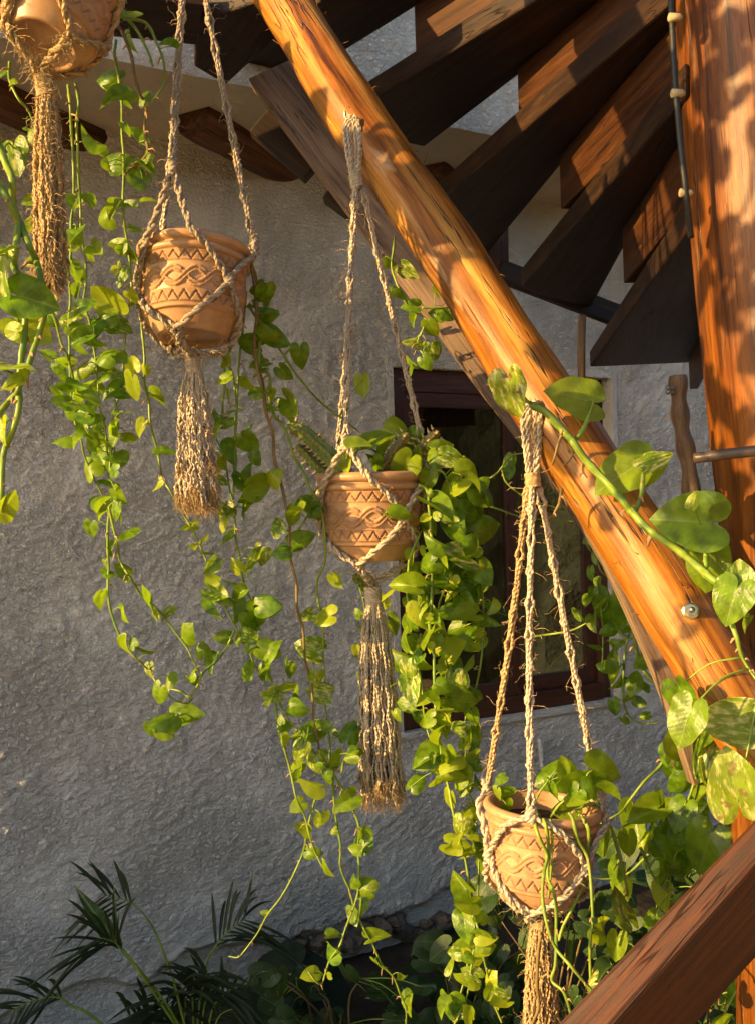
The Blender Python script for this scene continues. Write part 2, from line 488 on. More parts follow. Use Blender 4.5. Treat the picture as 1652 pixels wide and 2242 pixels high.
# ------------------------------------------------------------------ the house: wall, soffit, upper wall, poles, window
house = root('house', WP(0, 0), 'pale rough stucco house wall behind the hanging planters', 'house')
SOF = EYE + PH(600, 345, 1)[2] * 0 + PW(600, 345)[1] - EYE
oedge = None
r_ = ray(1000, 281); pe = CAM + r_ * ((SOF - EYE) / r_[2]); OVER = float((pe - W0) @ WN)
ws0, ws1 = PW(868, 1200)[0], PW(1343, 1200)[0]
wz1, wz0 = PW(868, 803)[1], PW(884, 1603)[1]
STEP = .0062
sL, sR = PW(-60, 1120)[0], PW(1700, 1120)[0] + .25
ss = np.arange(sL, sR + STEP, STEP); zz = np.arange(-.02, SOF + .004, STEP)
S, Z = np.meshgrid(ss, zz)
a_, b_ = S + .42 * Z, Z - .30 * S                                 # trowel drift, up to the right
wx, wy = fbm(S * 5, Z * 5, 3, 11) - .5, fbm(S * 5 + 7, Z * 5, 3, 12) - .5
big = fbm(S * 2.2, Z * 2.2, 3, 21)
rid = fbm(a_ * 34 + wx * 6, b_ * 62 + wy * 8, 3, 31, .6)
rid2 = fbm(S * 48 + wx * 9, Z * 62 + wy * 9, 3, 41, .6)
lump = np.clip(rid - .48, 0, 1) ** 1.0
H = .010 * (big - .5) + .0165 * lump * (.4 + big) + .005 * rid + .0070 * np.clip(rid2 - .42, 0, 1) * (0.5 + big)
rough_amt = np.clip((SOF - .02 - Z) / .5, .25, 1.0)                # smoother near the top of the wall
foot = np.clip((.16 + .10 * (fbm(S * 6, Z * 0 + 3.0, 3, 55) - .5) - Z) / .03, 0, 1)
H = H * rough_amt - .045 * foot
# soften the edge of the window opening
hole = (S > ws0) & (S < ws1) & (Z > wz0) & (Z < wz1)
Xw = W0[None, None] + WE * S[..., None] + WN * H[..., None]
Xw[..., 2] = Z
cs, cz = (ss[:-1] + ss[1:]) / 2, (zz[:-1] + zz[1:]) / 2
CSg, CZg = np.meshgrid(cs, cz)
mask = ~((CSg > ws0) & (CSg < ws1) & (CZg > wz0) & (CZg < wz1))
grid_mesh('wall', Xw, mask, M['stucco'], house, np.stack([S, Z, H], -1))
# the wall goes on past both ends of the view
for nm, s0, s1 in (('wall_end', sL - 1.6, sL + .01), ('wall_end', sR - .01, sR + 2.5)):
    b = MB(); c = [WP(s0, 0, .004), WP(s1, 0, .004), WP(s1, SOF, .004), WP(s0, SOF, .004)]
    b.add(c, [(0, 1, 2, 3)], [(s0, 0, 0), (s1, 0, 0), (s1, SOF, 0), (s0, SOF, 0)])
    b.build(nm, M['stucco'], house, False)
# soffit
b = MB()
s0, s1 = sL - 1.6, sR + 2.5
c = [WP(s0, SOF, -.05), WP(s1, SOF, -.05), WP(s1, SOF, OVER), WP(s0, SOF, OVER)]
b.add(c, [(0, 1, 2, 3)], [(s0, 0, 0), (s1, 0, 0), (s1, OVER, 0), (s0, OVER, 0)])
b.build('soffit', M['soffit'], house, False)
# upper wall
ss2 = np.arange(sL - .2, sR + .6, .011); zz2 = np.arange(SOF, SOF + 1.25, .011)
S2, Z2 = np.meshgrid(ss2, zz2)
H2 = .014 * fbm(S2 * 14, Z2 * 16, 4, 61, .6) * np.clip((Z2 - SOF) / .03, 0, 1)
X2 = W0[None, None] + WE * S2[..., None] + WN * (H2[..., None] + OVER); X2[..., 2] = Z2
grid_mesh('upper_wall', X2, np.ones((len(zz2) - 1, len(ss2) - 1), bool), M['upper'], house, np.stack([S2, Z2, H2], -1))
# roof poles under the soffit, running into the wall
pdir = unit([.51, 1, 0])
for (u, v, r, L) in ((603, 372, .062, .45), (158, 300, .062, .9), (1010, 372, .055, .3)):
    s, z = PW(u, v)
    p = WP(s, SOF - r * .35)
    b = MB()
    path = [p - pdir * L + pdir * (L + .1) * k / 10 for k in range(11)]
    b.tube(path, [r * (1 + .04 * math.sin(k * 1.3)) for k in range(11)], 20, wob=.03, wseed=int(u))
    b.build('roof_pole', M['viga'], house)
# rubble at the foot of the wall where the render is broken
random.seed(3)
def rock(c, r, seed):
    b = MB(); n1, n2 = 9, 6
    rr = np.random.default_rng(seed)
    ph = rr.random(6) * 6.28
    V = [np.array(c) + np.array([0, 0, -r * .7])]
    for i in range(1, n2):
        a = -math.pi / 2 + math.pi * i / n2
        for j in range(n1):
            t_ = 2 * math.pi * j / n1
            k = 1 + .16 * math.sin(2 * t_ + ph[0] + i) + .14 * math.sin(3 * t_ + ph[1]) + .08 * rr.standard_normal()
            V.append(np.array(c) + r * k * np.array([math.cos(a) * math.cos(t_) * 1.2, math.cos(a) * math.sin(t_) * .8, math.sin(a) * .7]))
    V.append(np.array(c) + np.array([0, 0, r * .7]))
    F = [(0, 1 + (j + 1) % n1, 1 + j) for j in range(n1)]
    for i in range(n2 - 2):
        for j in range(n1):
            F.append((1 + i * n1 + j, 1 + i * n1 + (j + 1) % n1, 1 + (i + 1) * n1 + (j + 1) % n1, 1 + (i + 1) * n1 + j))
    e = 1 + (n2 - 2) * n1
    F += [(e + j, e + (j + 1) % n1, len(V) - 1) for j in range(n1)]
    b.add(V, F)
    return b
for k in range(18):
    s = PW(600 + 22 * k + random.uniform(-8, 8), 2100)[0]
    rr = random.uniform(.022, .045)
    p = WP(s, random.choice([.02, .05, .10]) + random.uniform(-.01, .02), random.uniform(-.045, .0))
    rock(p, rr, k).build('stone', M['stone'], house, False)
# window
def wbox(b, s0, s1, z0, z1, o0, o1, m=0):
    c = [WP(s0, z0, o0), WP(s1, z0, o0), WP(s1, z0, o1), WP(s0, z0, o1), WP(s0, z1, o0), WP(s1, z1, o0), WP(s1, z1, o1), WP(s0, z1, o1)]
    b.hexa(c, m, WE if (s1 - s0) > (z1 - z0) else (0, 0, 1), random.random() * 5)
b = MB()
g = .028
for (x0, x1, y0, y1) in ((ws0 - g, ws0, wz0 - g, wz1 + g), (ws1, ws1 + g, wz0 - g, wz1 + g), (ws0, ws1, wz0 - g, wz0), (ws0, ws1, wz1, wz1 + g)):
    wbox(b, x0, x1, y0, y1, -.16, .012)
b.build('window_reveal', M['upper'], house, False)
b = MB(); fw = .062
wbox(b, ws0 + .001, ws0 + fw, wz0 + .001, wz1 - .001, -.10, -.018); wbox(b, ws1 - fw, ws1 - .001, wz0 + .001, wz1 - .001, -.10, -.045)
wbox(b, ws0 + fw, ws1 - fw, wz1 - .085, wz1 - .001, -.10, -.020); wbox(b, ws0 + fw, ws1 - fw, wz0 + .001, wz0 + .07, -.10, -.020)
win = b.build('window', M['frame'], house, False, .003)
sm = ws0 + (ws1 - ws0) * .515
for (x0, x1, o) in ((ws0 + fw, sm + .03, -.03), (sm - .03, ws1 - fw, -.062)):
    b = MB(); w_ = .05; y0, y1 = wz0 + .07, wz1 - .085
    wbox(b, x0, x0 + w_, y0, y1, o - .028, o); wbox(b, x1 - w_, x1, y0, y1, o - .028, o)
    wbox(b, x0 + w_, x1 - w_, y0, y0 + .06, o - .028, o); wbox(b, x0 + w_, x1 - w_, y1 - .055, y1, o - .028, o)
    b.build('sash', M['frame'], win, False, .003)
    b = MB(); wbox(b, x0 + w_ - .004, x1 - w_ + .004, y0 + .056, y1 - .051, o - .018, o - .012)
    b.build('pane', M['glass'], win, False)
b = MB(); wbox(b, ws0 - .02, ws1 + .01, wz0 - .022, wz0 + .001, -.10, .022)
b.build('sill', M['stucco'], win, False, .004)
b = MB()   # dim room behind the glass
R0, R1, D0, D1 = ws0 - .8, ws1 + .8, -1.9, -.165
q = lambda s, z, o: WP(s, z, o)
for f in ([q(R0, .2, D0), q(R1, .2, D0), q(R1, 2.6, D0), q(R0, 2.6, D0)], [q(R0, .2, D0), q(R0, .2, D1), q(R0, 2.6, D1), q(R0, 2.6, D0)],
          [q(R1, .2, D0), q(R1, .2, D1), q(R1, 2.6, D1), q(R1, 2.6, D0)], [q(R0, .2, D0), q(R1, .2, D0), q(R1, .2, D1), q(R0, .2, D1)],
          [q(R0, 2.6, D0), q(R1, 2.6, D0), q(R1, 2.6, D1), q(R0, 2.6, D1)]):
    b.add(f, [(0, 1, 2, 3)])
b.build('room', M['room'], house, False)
b = MB()   # curtain folds inside the right pane
n = 60
for k in range(n + 1):
    s = sm + .02 + (ws1 - sm - .03) * k / n
    o = -.26 + .022 * math.sin(k * .9) + .01 * math.sin(k * 2.3)
    b.add([WP(s, wz0 + .02, o), WP(s, wz1 - .45, o)], [])
b.f = [(2 * k, 2 * k + 2, 2 * k + 3, 2 * k + 1) for k in range(n)]; b.m = [0] * n
b.build('curtain', M['curtain'], house)
b = MB()   # wooden fretwork standing inside
sA, zA = PW(905, 930, -.3)
kk = .16
for (x0, x1, y0, y1) in ((0, 1, .86, 1), (.0, .16, 0, .86), (.84, 1, .3, .86), (.34, .84, .3, .44), (.34, .5, .44, .7), (.5, .66, .58, .7), (0, -.9, .3, .44), (-.9, -.74, .44, 1), (-.6, -.74, .86, 1)):
    x0, x1 = min(x0, x1), max(x0, x1)
    wbox(b, sA + x0 * kk, sA + x1 * kk, zA - .06 + y0 * kk, zA - .06 + y1 * kk, -.31, -.29)
b.build('fretwork', M['riser'], house, False)

# ------------------------------------------------------------------ winding staircase
PC = np.array([.725, 1.66])                         # axis of the big post
stair = root('staircase', (PC[0], PC[1], 0), 'dark wooden winding staircase seen from below around a thick log post', 'staircase')
def slab(poly, h, th, name='tread', mat='tread', wo=0):
    c = [PH(u, v, h) for (u, v) in poly]
    top = [p + np.array([0, 0, th]) for p in c]
    b = MB(); b.hexa(c + top, 0, unit((c[1] + c[2]) / 2 - (c[0] + c[3]) / 2), wo)
    return b.build(name, M[mat], stair, False, .006)
# front outer, front inner, back inner, back outer (seen from below)
TR = [((1290, 803), (1507, 500), (1560, 520), (1520, 793)),
      ((1140, 628), (1500, 208), (1540, 225), (1290, 677)),
      ((905, 490), (1520, -38), (1560, -40), (1062, 560)),
      ((720, 276), (1400, -138), (1560, -160), (928, 322)),
      ((470, 175), (1150, -330), (1480, -340), (690, 152))]
HS = [.50, .70, .90, 1.10, 1.30]
for k, (q4, h) in enumerate(zip(TR, HS)):
    slab(q4, h, .058, wo=k * 1.7)
slab([(426, 146), (430, 50), (760, -60), (495, 187)], 1.20, .05, 'landing_plank', 'tread', 9)
# landing: far edge in view; the unseen boards are added, staggered to shade the stringer
la, lb_ = PH(235, 80, 1.20), PH(432, 100, 1.20)
lg = unit(lb_ - la); ln_ = np.array([lg[1], -lg[0], 0])
for k in range(6):
    e1, e0 = lb_ - lg * (0, .16, .58, .98, 1.30, 1.5)[k] + ln_ * (.202 * k), lb_ - lg * (1.45 + .05 * k) + ln_ * (.202 * k)
    c = [e0, e1, e1 + ln_ * .195, e0 + ln_ * .195]
    b = MB(); b.hexa(c + [q_ + np.array([0, 0, .045]) for q_ in c], 0, lg, 20 + k)
    b.build('landing_shade_board', M['tread'], stair, False, .005)
c = [np.array([x_, y_, EYE + 1.20]) for x_, y_ in ((-1.45, .78), (-.02, 1.90), (.10, 1.70), (-1.34, .62))]
b = MB(); b.hexa(c + [q_ + np.array([0, 0, .05]) for q_ in c], 0, c[1] - c[0], 31); b.build('shade_plank', M['tread'], stair, False, .005)  # unseen plank added above the view to shade the risers
# risers stand between one tread's top and the next tread's nose
def riser(a, b2, h, hb, wo):
    p, q = PH(*a, h), PH(*b2, h)
    g = unit(q - p); nrm = np.array([g[1], -g[0], 0])
    if nrm @ (CAM - p) < 0: nrm = -nrm
    th = .03
    z0, z1 = EYE + hb + .060, EYE + h - .002
    c = []
    for z in (z0, z1):
        for pt, o in ((p, 0), (q, 0), (q, -th), (p, -th)):
            w = pt + nrm * o; c.append(np.array([w[0], w[1], z]))
    b = MB(); b.hexa(c, 0, g, wo); b.build('riser', M['riser'], stair, False, .004)
riser((1130, 149), (1500, -165), 1.10, .90, 1)
riser((1222, 338), (1500, 18), .90, .70, 2)
riser((1360, 500), (1520, 255), .70, .50, 3)
riser((1506, 790), (1560, 640), .50, .34, 4)
riser((905, 8), (1300, -260), 1.30, 1.10, 5)
# outer ledger board and uprights behind the treads
def board(p, q, w, h, name, mat, up=(0, 0, 1), wo=0.0, bev=.004):
    b = MB(); b.beam(p, q, w, h, up, 0, wo); return b.build(name, M[mat], stair, False, bev)
board(P(1090, 592, 3.28), P(1352, 692, 3.36), .035, .075, 'ledger', 'tread', wo=2)
board(P(1077, 60, 3.42), P(1088, 640, 3.42), .075, .075, 'upright', 'riser', (1, 0, 0), 3)
b = MB(); b.tube(spline([P(1273, 690, 3.3), P(1271, 800, 3.3), P(1277, 1150, 3.3)], 8), .014, 10, wob=.06); b.build('upright', M['branch'], stair)
b = MB(); b.beam(P(570, 268, 2.62), P(690, 372, 2.62), .05, .085, (0, 0, 1), 0, 4); b.build('bracket', M['tread'], stair, False, .004)
b = MB(); b.beam(P(722, 418, 2.5), P(790, 470, 2.5), .05, .06, (0, 0, 1), 0, 4); b.build('bracket', M['tread'], stair, False, .004)
# stringer plank parallel to the log, curving down to the ground behind it
b = MB()
le = [(545, 172, 2.50), (640, 300, 2.44), (740, 432, 2.36), (853, 582, 2.24), (959, 721, 2.14), (1050, 845, 2.05), (1144, 966, 1.98), (1230, 1085, 1.92), (1320, 1224, 1.86), (1400, 1391, 1.80), (1462, 1541, 1.76), (1520, 1720, 1.74)]
le = spline([P(*x) for x in le], 3)
T_, _, _ = frames(le)
V, Wc = [], []
al = arclen(le)
WID = .15
for k, p in enumerate(le):
    side = unit(np.cross(np.cross(CF, T_[k]), CF)); across = unit(np.cross(CF, T_[k]))
    if across[0] < 0: across = -across
    nrm = unit(np.cross(T_[k], across))
    if nrm[1] > 0: nrm = -nrm
    back = -nrm * .05
    across = unit(across + np.array([0, .35, 0]))
    wd = WID * (1 if k > 2 else .9)
    for d_ in (p, p + across * wd, p + across * wd + back, p + back):
        V.append(d_)
    Wc += [(0, 0, al[k]), (wd, 0, al[k]), (wd, .05, al[k]), (0, .05, al[k])]
F = []
for k in range(len(le) - 1):
    for j in range(4):
        F.append((k * 4 + j, k * 4 + (j + 1) % 4, (k + 1) * 4 + (j + 1) % 4, (k + 1) * 4 + j))
F += [(3, 2, 1, 0), tuple((len(le) - 1) * 4 + j for j in range(4))]
b.add(V, F, Wc); b.build('stringer', M['stringer'], stair, False)
# the post: an irregular trunk
b = MB(); rp = .142
zs = np.linspace(0, 3.9, 90)
path = [(PC[0] + .018 * math.sin(z * 1.7) + (1.6 - z) * .012, PC[1] + .01 * math.sin(z * 2.3 + 1), z) for z in zs]
rad = [rp * (1 + .035 * math.sin(z * 3.1 + .5) + .02 * math.sin(z * 7.3) - .012 * (z - 1.6)) for z in zs]
b.tube(path, rad, 48, wob=.022, wseed=2)
b.build('post', M['post'], stair)

# ------------------------------------------------------------------ the big log brace with its bolt and nail
LOGA, LOGB = (618, 0), (1331, 1100)
def logpt(v):                                       # centre of the log at image height v
    u = LOGA[0] + (LOGB[0] - LOGA[0]) * v / 1100.0
    return P(u, v, 1 / (.468 + (.634 - .468) * v / 1100.0))
A_, B_ = logpt(0), logpt(1100)
ldir = unit(B_ - A_)
lt, lb = A_ - ldir * .9, A_ + ldir * (np.linalg.norm(B_ - A_) * 1.66)
log = root('log_brace', lb, 'thick honey-coloured peeled log leaning diagonally across the staircase', 'log')
b = MB(); n = 120
path = [lt + (lb - lt) * k / n + np.array([0, 0, .006 * math.sin(k * .11)]) + CR * .004 * math.sin(k * .23) for k in range(n + 1)]
rad = [.0585 * (1 + .035 * math.sin(k * .17) + .02 * math.sin(k * .41 + 1) + .012 * math.sin(k * 1.1)) for k in range(n + 1)]
b.tube(path, rad, 40, wob=.035, wseed=1)
log_body = b.build('trunk', M['log'], log)
# dry splinters and bark hairs along the log
b = MB()
for k in range(130):
    t_ = random.random(); p = lt + (lb - lt) * t_
    th = random.uniform(0, 6.28); nn = unit(np.cross(ldir, [math.cos(th), math.sin(th), .3]))
    st = p + nn * .0585; d1 = unit(nn * .6 + ldir * random.uniform(-1, 1) + rng.standard_normal(3) * .3)
    L = random.uniform(.006, .022)
    b.tube([st, st + d1 * L * .5, st + unit(d1 + rng.standard_normal(3) * .4) * L], [.0007, .0006, .0002], 3, wseed=k)
tag(b.build('splinters', M['log'], log), kind='stuff')
def ring(b, c, ax, r0, r1, th, n=24, m=0):
    ax = unit(ax); x = unit(np.cross(ax, [.3, .2, 1])); y = np.cross(ax, x)
    V = []
    for (r, z) in ((r0, 0), (r1, 0), (r1, th * .8), (r1 - th * .3, th), (r0, th)):
        V += [c + ax * z + (x * math.cos(2 * math.pi * j / n) + y * math.sin(2 * math.pi * j / n)) * r for j in range(n)]
    F = [(i * n + j, i * n + (j + 1) % n, ((i + 1) % 5) * n + (j + 1) % n, ((i + 1) % 5) * n + j) for i in range(5) for j in range(n)]
    b.add(V, F, None, m)
def cyl(b, c, ax, r, L, n=6, m=0):
    b.tube([c, c + unit(ax) * L], r, n, m)
bu, bv = 1510, 1337
pc_ = logpt(bv - 0); bd = P(bu, bv, 1.0) - CAM
# where the sight line meets the log surface
tt = np.linspace(1.0, 2.2, 4000)
dist = [np.linalg.norm(np.cross(CAM + bd * t1 - A_, ldir)) for t1 in tt]
ti = next((t1 for t1, d1 in zip(tt, dist) if d1 < .0592), 1.38)
bp = CAM + bd * ti
bn = unit((bp - A_) - ldir * ((bp - A_) @ ldir))
bn = unit(bn * .6 - CF * .5 + SUN * .1)
b = MB(); ring(b, bp - bn * .006, bn, .004, .0125, .009); bolt = b.build('bolt', M['steel'], log, False)
b = MB(); cyl(b, bp, bn, .0085, .011, 6); b.build('nut', M['steel'], bolt, False)
b = MB(); cyl(b, bp + bn * .008, bn, .0042, .010, 10); b.build('shank', M['nail'], bolt)
b = MB(); b.tube([P(757, 300, 1.93), P(757, 272, 1.90), P(755, 243, 1.885)], .0026, 8); b.build('nail', M['nail'], log)

# ------------------------------------------------------------------ timber rail at the lower right
ra, rb2 = [], []
rail = root('timber_rail', P(1230, 2241, 1.30), 'dark red-brown squared timber rail crossing the lower right corner', 'rail')
b = MB()
def rail_sec(u0, v0, d):                            # corner points: lit upper edge, ridge, lower edge, hidden back
    return [P(u0[0], v0[0], d + .075), P(u0[1], v0[1], d), P(u0[2], v0[2], d + .05), P(u0[2] - 40, v0[2] - 20, d + .13)]
e0 = [P(1110, 2350, 1.37), P(1250, 2345, 1.34), P(1410, 2370, 1.466), P(1260, 2375, 1.496)]
e1 = [P(1735, 1702, 1.38), P(1735, 1800, 1.35), P(1735, 2008, 1.476), P(1735, 1905, 1.506)]
b.hexa([e0[0], e1[0], e1[1], e0[1], e0[3], e1[3], e1[2], e0[2]], 0, e1[1] - e0[1], 3.3)
b.build('timber', M['rail'], rail, False, .007)

# ------------------------------------------------------------------ cable with clamps, stick, rod
cbl = root('power_cable', P(1480, 300, 1.66), 'black power cable clipped down the left side of the thick post', 'cable')
pth = spline([P(1464, -60, 1.60), P(1469, 40, 1.59), P(1474, 140, 1.58), P(1482, 250, 1.57), P(1493, 360, 1.565), P(1502, 440, 1.57), P(1511, 520, 1.60)], 8)
b = MB(); b.tube(pth, .0050, 12); b.build('cord', M['cable'], cbl)
for (u, v) in ((1473, 38), (1479, 204), (1497, 422)):
    b = MB(); p = P(u, v, 1.57); b.tube([p - CR * .009, p - CR * .0075, p + CR * .009, p + CR * .014], [.0045, .0075, .0065, .003], 8, wseed=u)
    b.build('clamp', M['clamp'], cbl)
stk = root('branch_post', P(1500, 1130, 2.0), 'gnarled grey-brown branch upright beside the thick post', 'branch')
b = MB(); pp = spline([P(1483, 822, 2.02), P(1486, 880, 2.02), P(1492, 940, 2.02), P(1505, 1010, 2.02), P(1514, 1100, 2.02), P(1530, 1250, 2.02), P(1535, 1420, 2.02)], 6)
b.tube(pp, [.0185 + .0028 * math.sin(k * .9) for k in range(len(pp))], 18, wob=.07, wseed=5); b.build('trunk', M['branch'], stk)
for v in (848, 858):
    b = MB(); b.tube([P(1456, v, 2.0), P(1475, v, 2.0)], .0028, 8); b.tube([P(1459, v, 2.0), P(1463, v, 2.0)], .006, 6); b.build('bolt', M['nail'], stk)
b = MB(); b.tube(spline([P(1519, 1003, 1.50), P(1570, 996, 1.48), P(1640, 988, 1.46), P(1760, 975, 1.42)], 6), .0085, 12, wob=.03)
tag(b.build('wooden_rod', M['rod']), 'dark smooth horizontal stick passing in front of the thick post', 'stick')
b = MB(); b.tube(spline([P(1180, 1615, 3.75), P(1187, 1700, 3.75), P(1192, 1900, 3.75), P(1196, 2010, 3.75)], 5), .010, 10, wob=.04)
tag(b.build('pipe', M['stucco']), 'slim grey pipe standing against the wall under the window', 'pipe')

# ------------------------------------------------------------------ hedges added out of view: one darkens the window reflection, one shades the ground plants
def added_hedge(x, sg, y0, y1, h, label):
    hd = root('added_hedge', (x, (y0 + y1) / 2, 0), label, 'added_hedge')
    b = MB(); ny, nz = int((y1 - y0) * 4.5), 14
    V = []
    for i in range(ny + 1):
        for j in range(nz + 1):
            y_, z_ = y0 + (y1 - y0) * i / ny, h * j / nz
            V.append((x + sg * (.22 * float(vnoise(np.array(y_ * 3.1 + 40), np.array(z_ * 3.3), 9)) + .15 * random.random() - (.5 if j == nz else 0)), y_, z_))
    F = [(i * (nz + 1) + j, i * (nz + 1) + j + 1, (i + 1) * (nz + 1) + j + 1, (i + 1) * (nz + 1) + j) for i in range(ny) for j in range(nz)]
    b.add(V, F); b.beam((x - sg * .5, y0, h / 2 - .05), (x - sg * .5, y1, h / 2 - .05), .7, h - .1)
    b.build('foliage', M['added_hedge'], hd, False)
added_hedge(4.9, -1, -9, 6.5, 3.1, 'out-of-view hedge closing the courtyard on the right')
added_hedge(-3.3, 1, -1.2, 1.55, 1.6, 'out-of-view hedge left of the planters')

# ------------------------------------------------------------------ terracotta pots (one relief mesh, four pots)
PH_ = .161
def pot_mesh():
    prof = [(0.0, .0, 0), (.050, .008, 0), (.0515, 0, 0), (.060, 0, 0), (.0615, .002, 0)]
    def seg(r0, z0, r1, z1, n, k=0):
        for j in range(1, n + 1):
            t_ = j / n; prof.append((r0 + (r1 - r0) * t_, (z0 + (z1 - z0) * t_), k))
    H_ = PH_
    seg(.0615, .002, .0775, .185 * H_, 8)
    seg(.0775, .185 * H_, .0825, .19 * H_, 2); seg(.0825, .19 * H_, .083, .23 * H_, 4, 1); seg(.083, .23 * H_, .0845, .235 * H_, 1)
    seg(.0845, .235 * H_, .0865, .365 * H_, 16, 2)
    seg(.0865, .365 * H_, .088, .64 * H_, 30, 3)
    seg(.088, .64 * H_, .0885, .665 * H_, 2)
    seg(.0885, .665 * H_, .0895, .79 * H_, 16, 4)
    for a in np.linspace(-90, 75, 8): prof.append((.0895 + .0072 * math.cos(math.radians(a)), (.835 + .040 * math.sin(math.radians(a))) * H_, 0))
    prof.append((.0905, .885 * H_, 0))
    for a in np.linspace(-80, 150, 11): prof.append((.0915 + .0088 * math.cos(math.radians(a)), (.945 + .052 * math.sin(math.radians(a))) * H_, 0))
    prof += [(.084, .95 * H_, 0), (.082, .86 * H_, 0), (.080, .80 * H_, 0)]
    n = 432
    th = np.arange(n) / n * 2 * np.pi
    V, Sd = [], []
    for (r, z, k) in prof:
        h = np.zeros(n); sd = np.zeros(n)
        if k in (2, 4):
            z0, z1 = ((.235, .365) if k == 2 else (.665, .79)); f = (z / H_ - z0) / (z1 - z0)
            tri = np.abs((th * 28 / (2 * np.pi)) % 1 * 2 - 1)
            d = np.abs(f - (.14 + .72 * tri))
            h = .0020 - .0036 * np.clip(1.5 - d / .10, 0, 1); sd[:] = 1
            edge = min(f, 1 - f)
            h = h * np.clip(edge / .04 + .2, 0, 1)
        elif k == 3:
            f = (z / H_ - .365) / (.64 - .365)
            A, w_ = .30, .125
            ph = th * 7
            for sg in (1, -1):
                y = .5 + sg * A * np.sin(ph)
                slope = np.sqrt(1 + (A * np.cos(ph) * 7 * (.275 * H_) / .088) ** 2)
                d = np.abs(f - y) / slope ** .75
                hh = np.where(d < w_, .0034 - .0020 * (d < w_ * .30), 0.0)
                over = np.cos(ph) * sg > 0
                cross = np.abs(np.sin(ph)) < .42
                hh = np.where(cross & (np.cos(ph / 2 + (0 if sg > 0 else np.pi / 2)) ** 2 < .5), hh * .45, hh)
                h = np.maximum(h, hh); sd = np.maximum(sd, (d < w_) * 1.0)
        elif k == 1:
            sd[:] = .8
        rr = np.maximum(r + h, 0)
        V.append(np.stack([np.cos(th) * rr, np.sin(th) * rr, np.full(n, z)], -1)); Sd.append(sd)
    V = np.concatenate(V); Sd = np.concatenate(Sd)
    m = len(prof)
    idx = np.arange(m * n).reshape(m, n)
    nx = np.roll(idx, -1, 1)
    q = np.stack([idx[:-1], nx[:-1], nx[1:], idx[1:]], -1).reshape(-1, 4)
    me = bpy.data.meshes.new('pot')
    me.vertices.add(len(V)); me.vertices.foreach_set('co', V.astype(np.float32).ravel())
    me.loops.add(q.size); me.loops.foreach_set('vertex_index', q.astype(np.int32).ravel())
    me.polygons.add(len(q)); me.polygons.foreach_set('loop_start', (np.arange(len(q)) * 4).astype(np.int32))
    me.update(calc_edges=True)
    me.polygons.foreach_set('use_smooth', np.ones(len(q), bool))
    at = me.attributes.new('sand', 'FLOAT_VECTOR', 'POINT')
    at.data.foreach_set('vector', np.repeat(Sd, 3).astype(np.float32))
    me.materials.append(M['pot']); me.validate(); me.update()
    return me
POTME = pot_mesh()
b_ = MB(); n_ = 40
soilV = [(0, 0, .81 * PH_)] + [(math.cos(2 * math.pi * j / n_) * .081, math.sin(2 * math.pi * j / n_) * .081, .80 * PH_) for j in range(n_)]
SOILME = bpy.data.meshes.new('soil')
SOILME.from_pydata(soilV, [], [(0, 1 + j, 1 + (j + 1) % n_) for j in range(n_)])
at_ = SOILME.attributes.new('wc', 'FLOAT_VECTOR', 'POINT'); at_.data.foreach_set('vector', np.array(soilV, np.float32).ravel())
SOILME.materials.append(M['soil'])
class Pot: pass
def make_pot(base, rim, d0, d1, dia, label, spin):
    a, c = P(*base, d0), P(*rim, d1)
    z = unit(c - a)
    y = unit(CF - z * (CF @ z)); x = np.cross(y, z)
    s = dia / .2
    p = Pot()
    p.x, p.y, p.z, p.o, p.s = x, y, z, a, s
    m = Matrix(((x[0], y[0], z[0], a[0]), (x[1], y[1], z[1], a[1]), (x[2], y[2], z[2], a[2]), (0, 0, 0, 1)))
    o = bpy.data.objects.new('flower_pot', POTME); COL.objects.link(o)
    o.matrix_world = m @ Matrix.Rotation(spin, 4, 'Z') @ Matrix.Scale(s, 4)
    tag(o, label, 'flower pot', 'terracotta pots in rope hangers')
    so_ = bpy.data.objects.new('soil', SOILME); COL.objects.link(so_); so_.parent = o
    p.obj = o
    return p
def pl(p, az, r, zf):                                # az 0 faces the camera, positive to the right; zf in pot heights
    a = math.radians(az)
    return p.o + p.s * (p.x * math.sin(a) * r - p.y * math.cos(a) * r + p.z * zf * PH_)

POT1 = make_pot((96, 100), (152, -42), 1.42, 1.47, .168, 'topmost terracotta pot, cut off by the frame corner and seen from below', .4)
POT2 = make_pot((421, 741), (427, 566), 1.652, 1.672, .2, 'tilted terracotta pot with braid relief above a long bare tassel', 1.15)
POT3 = make_pot((815, 1224), (811, 1062), 1.86, 1.855, .213, 'terracotta pot holding spiny succulents and a dense leafy cascade', .95)
POT4 = make_pot((1175, 1966), (1186, 1754), 1.605, 1.61, .1985, 'lowest terracotta pot, its open top visible, hanging near the timber rail', .62)

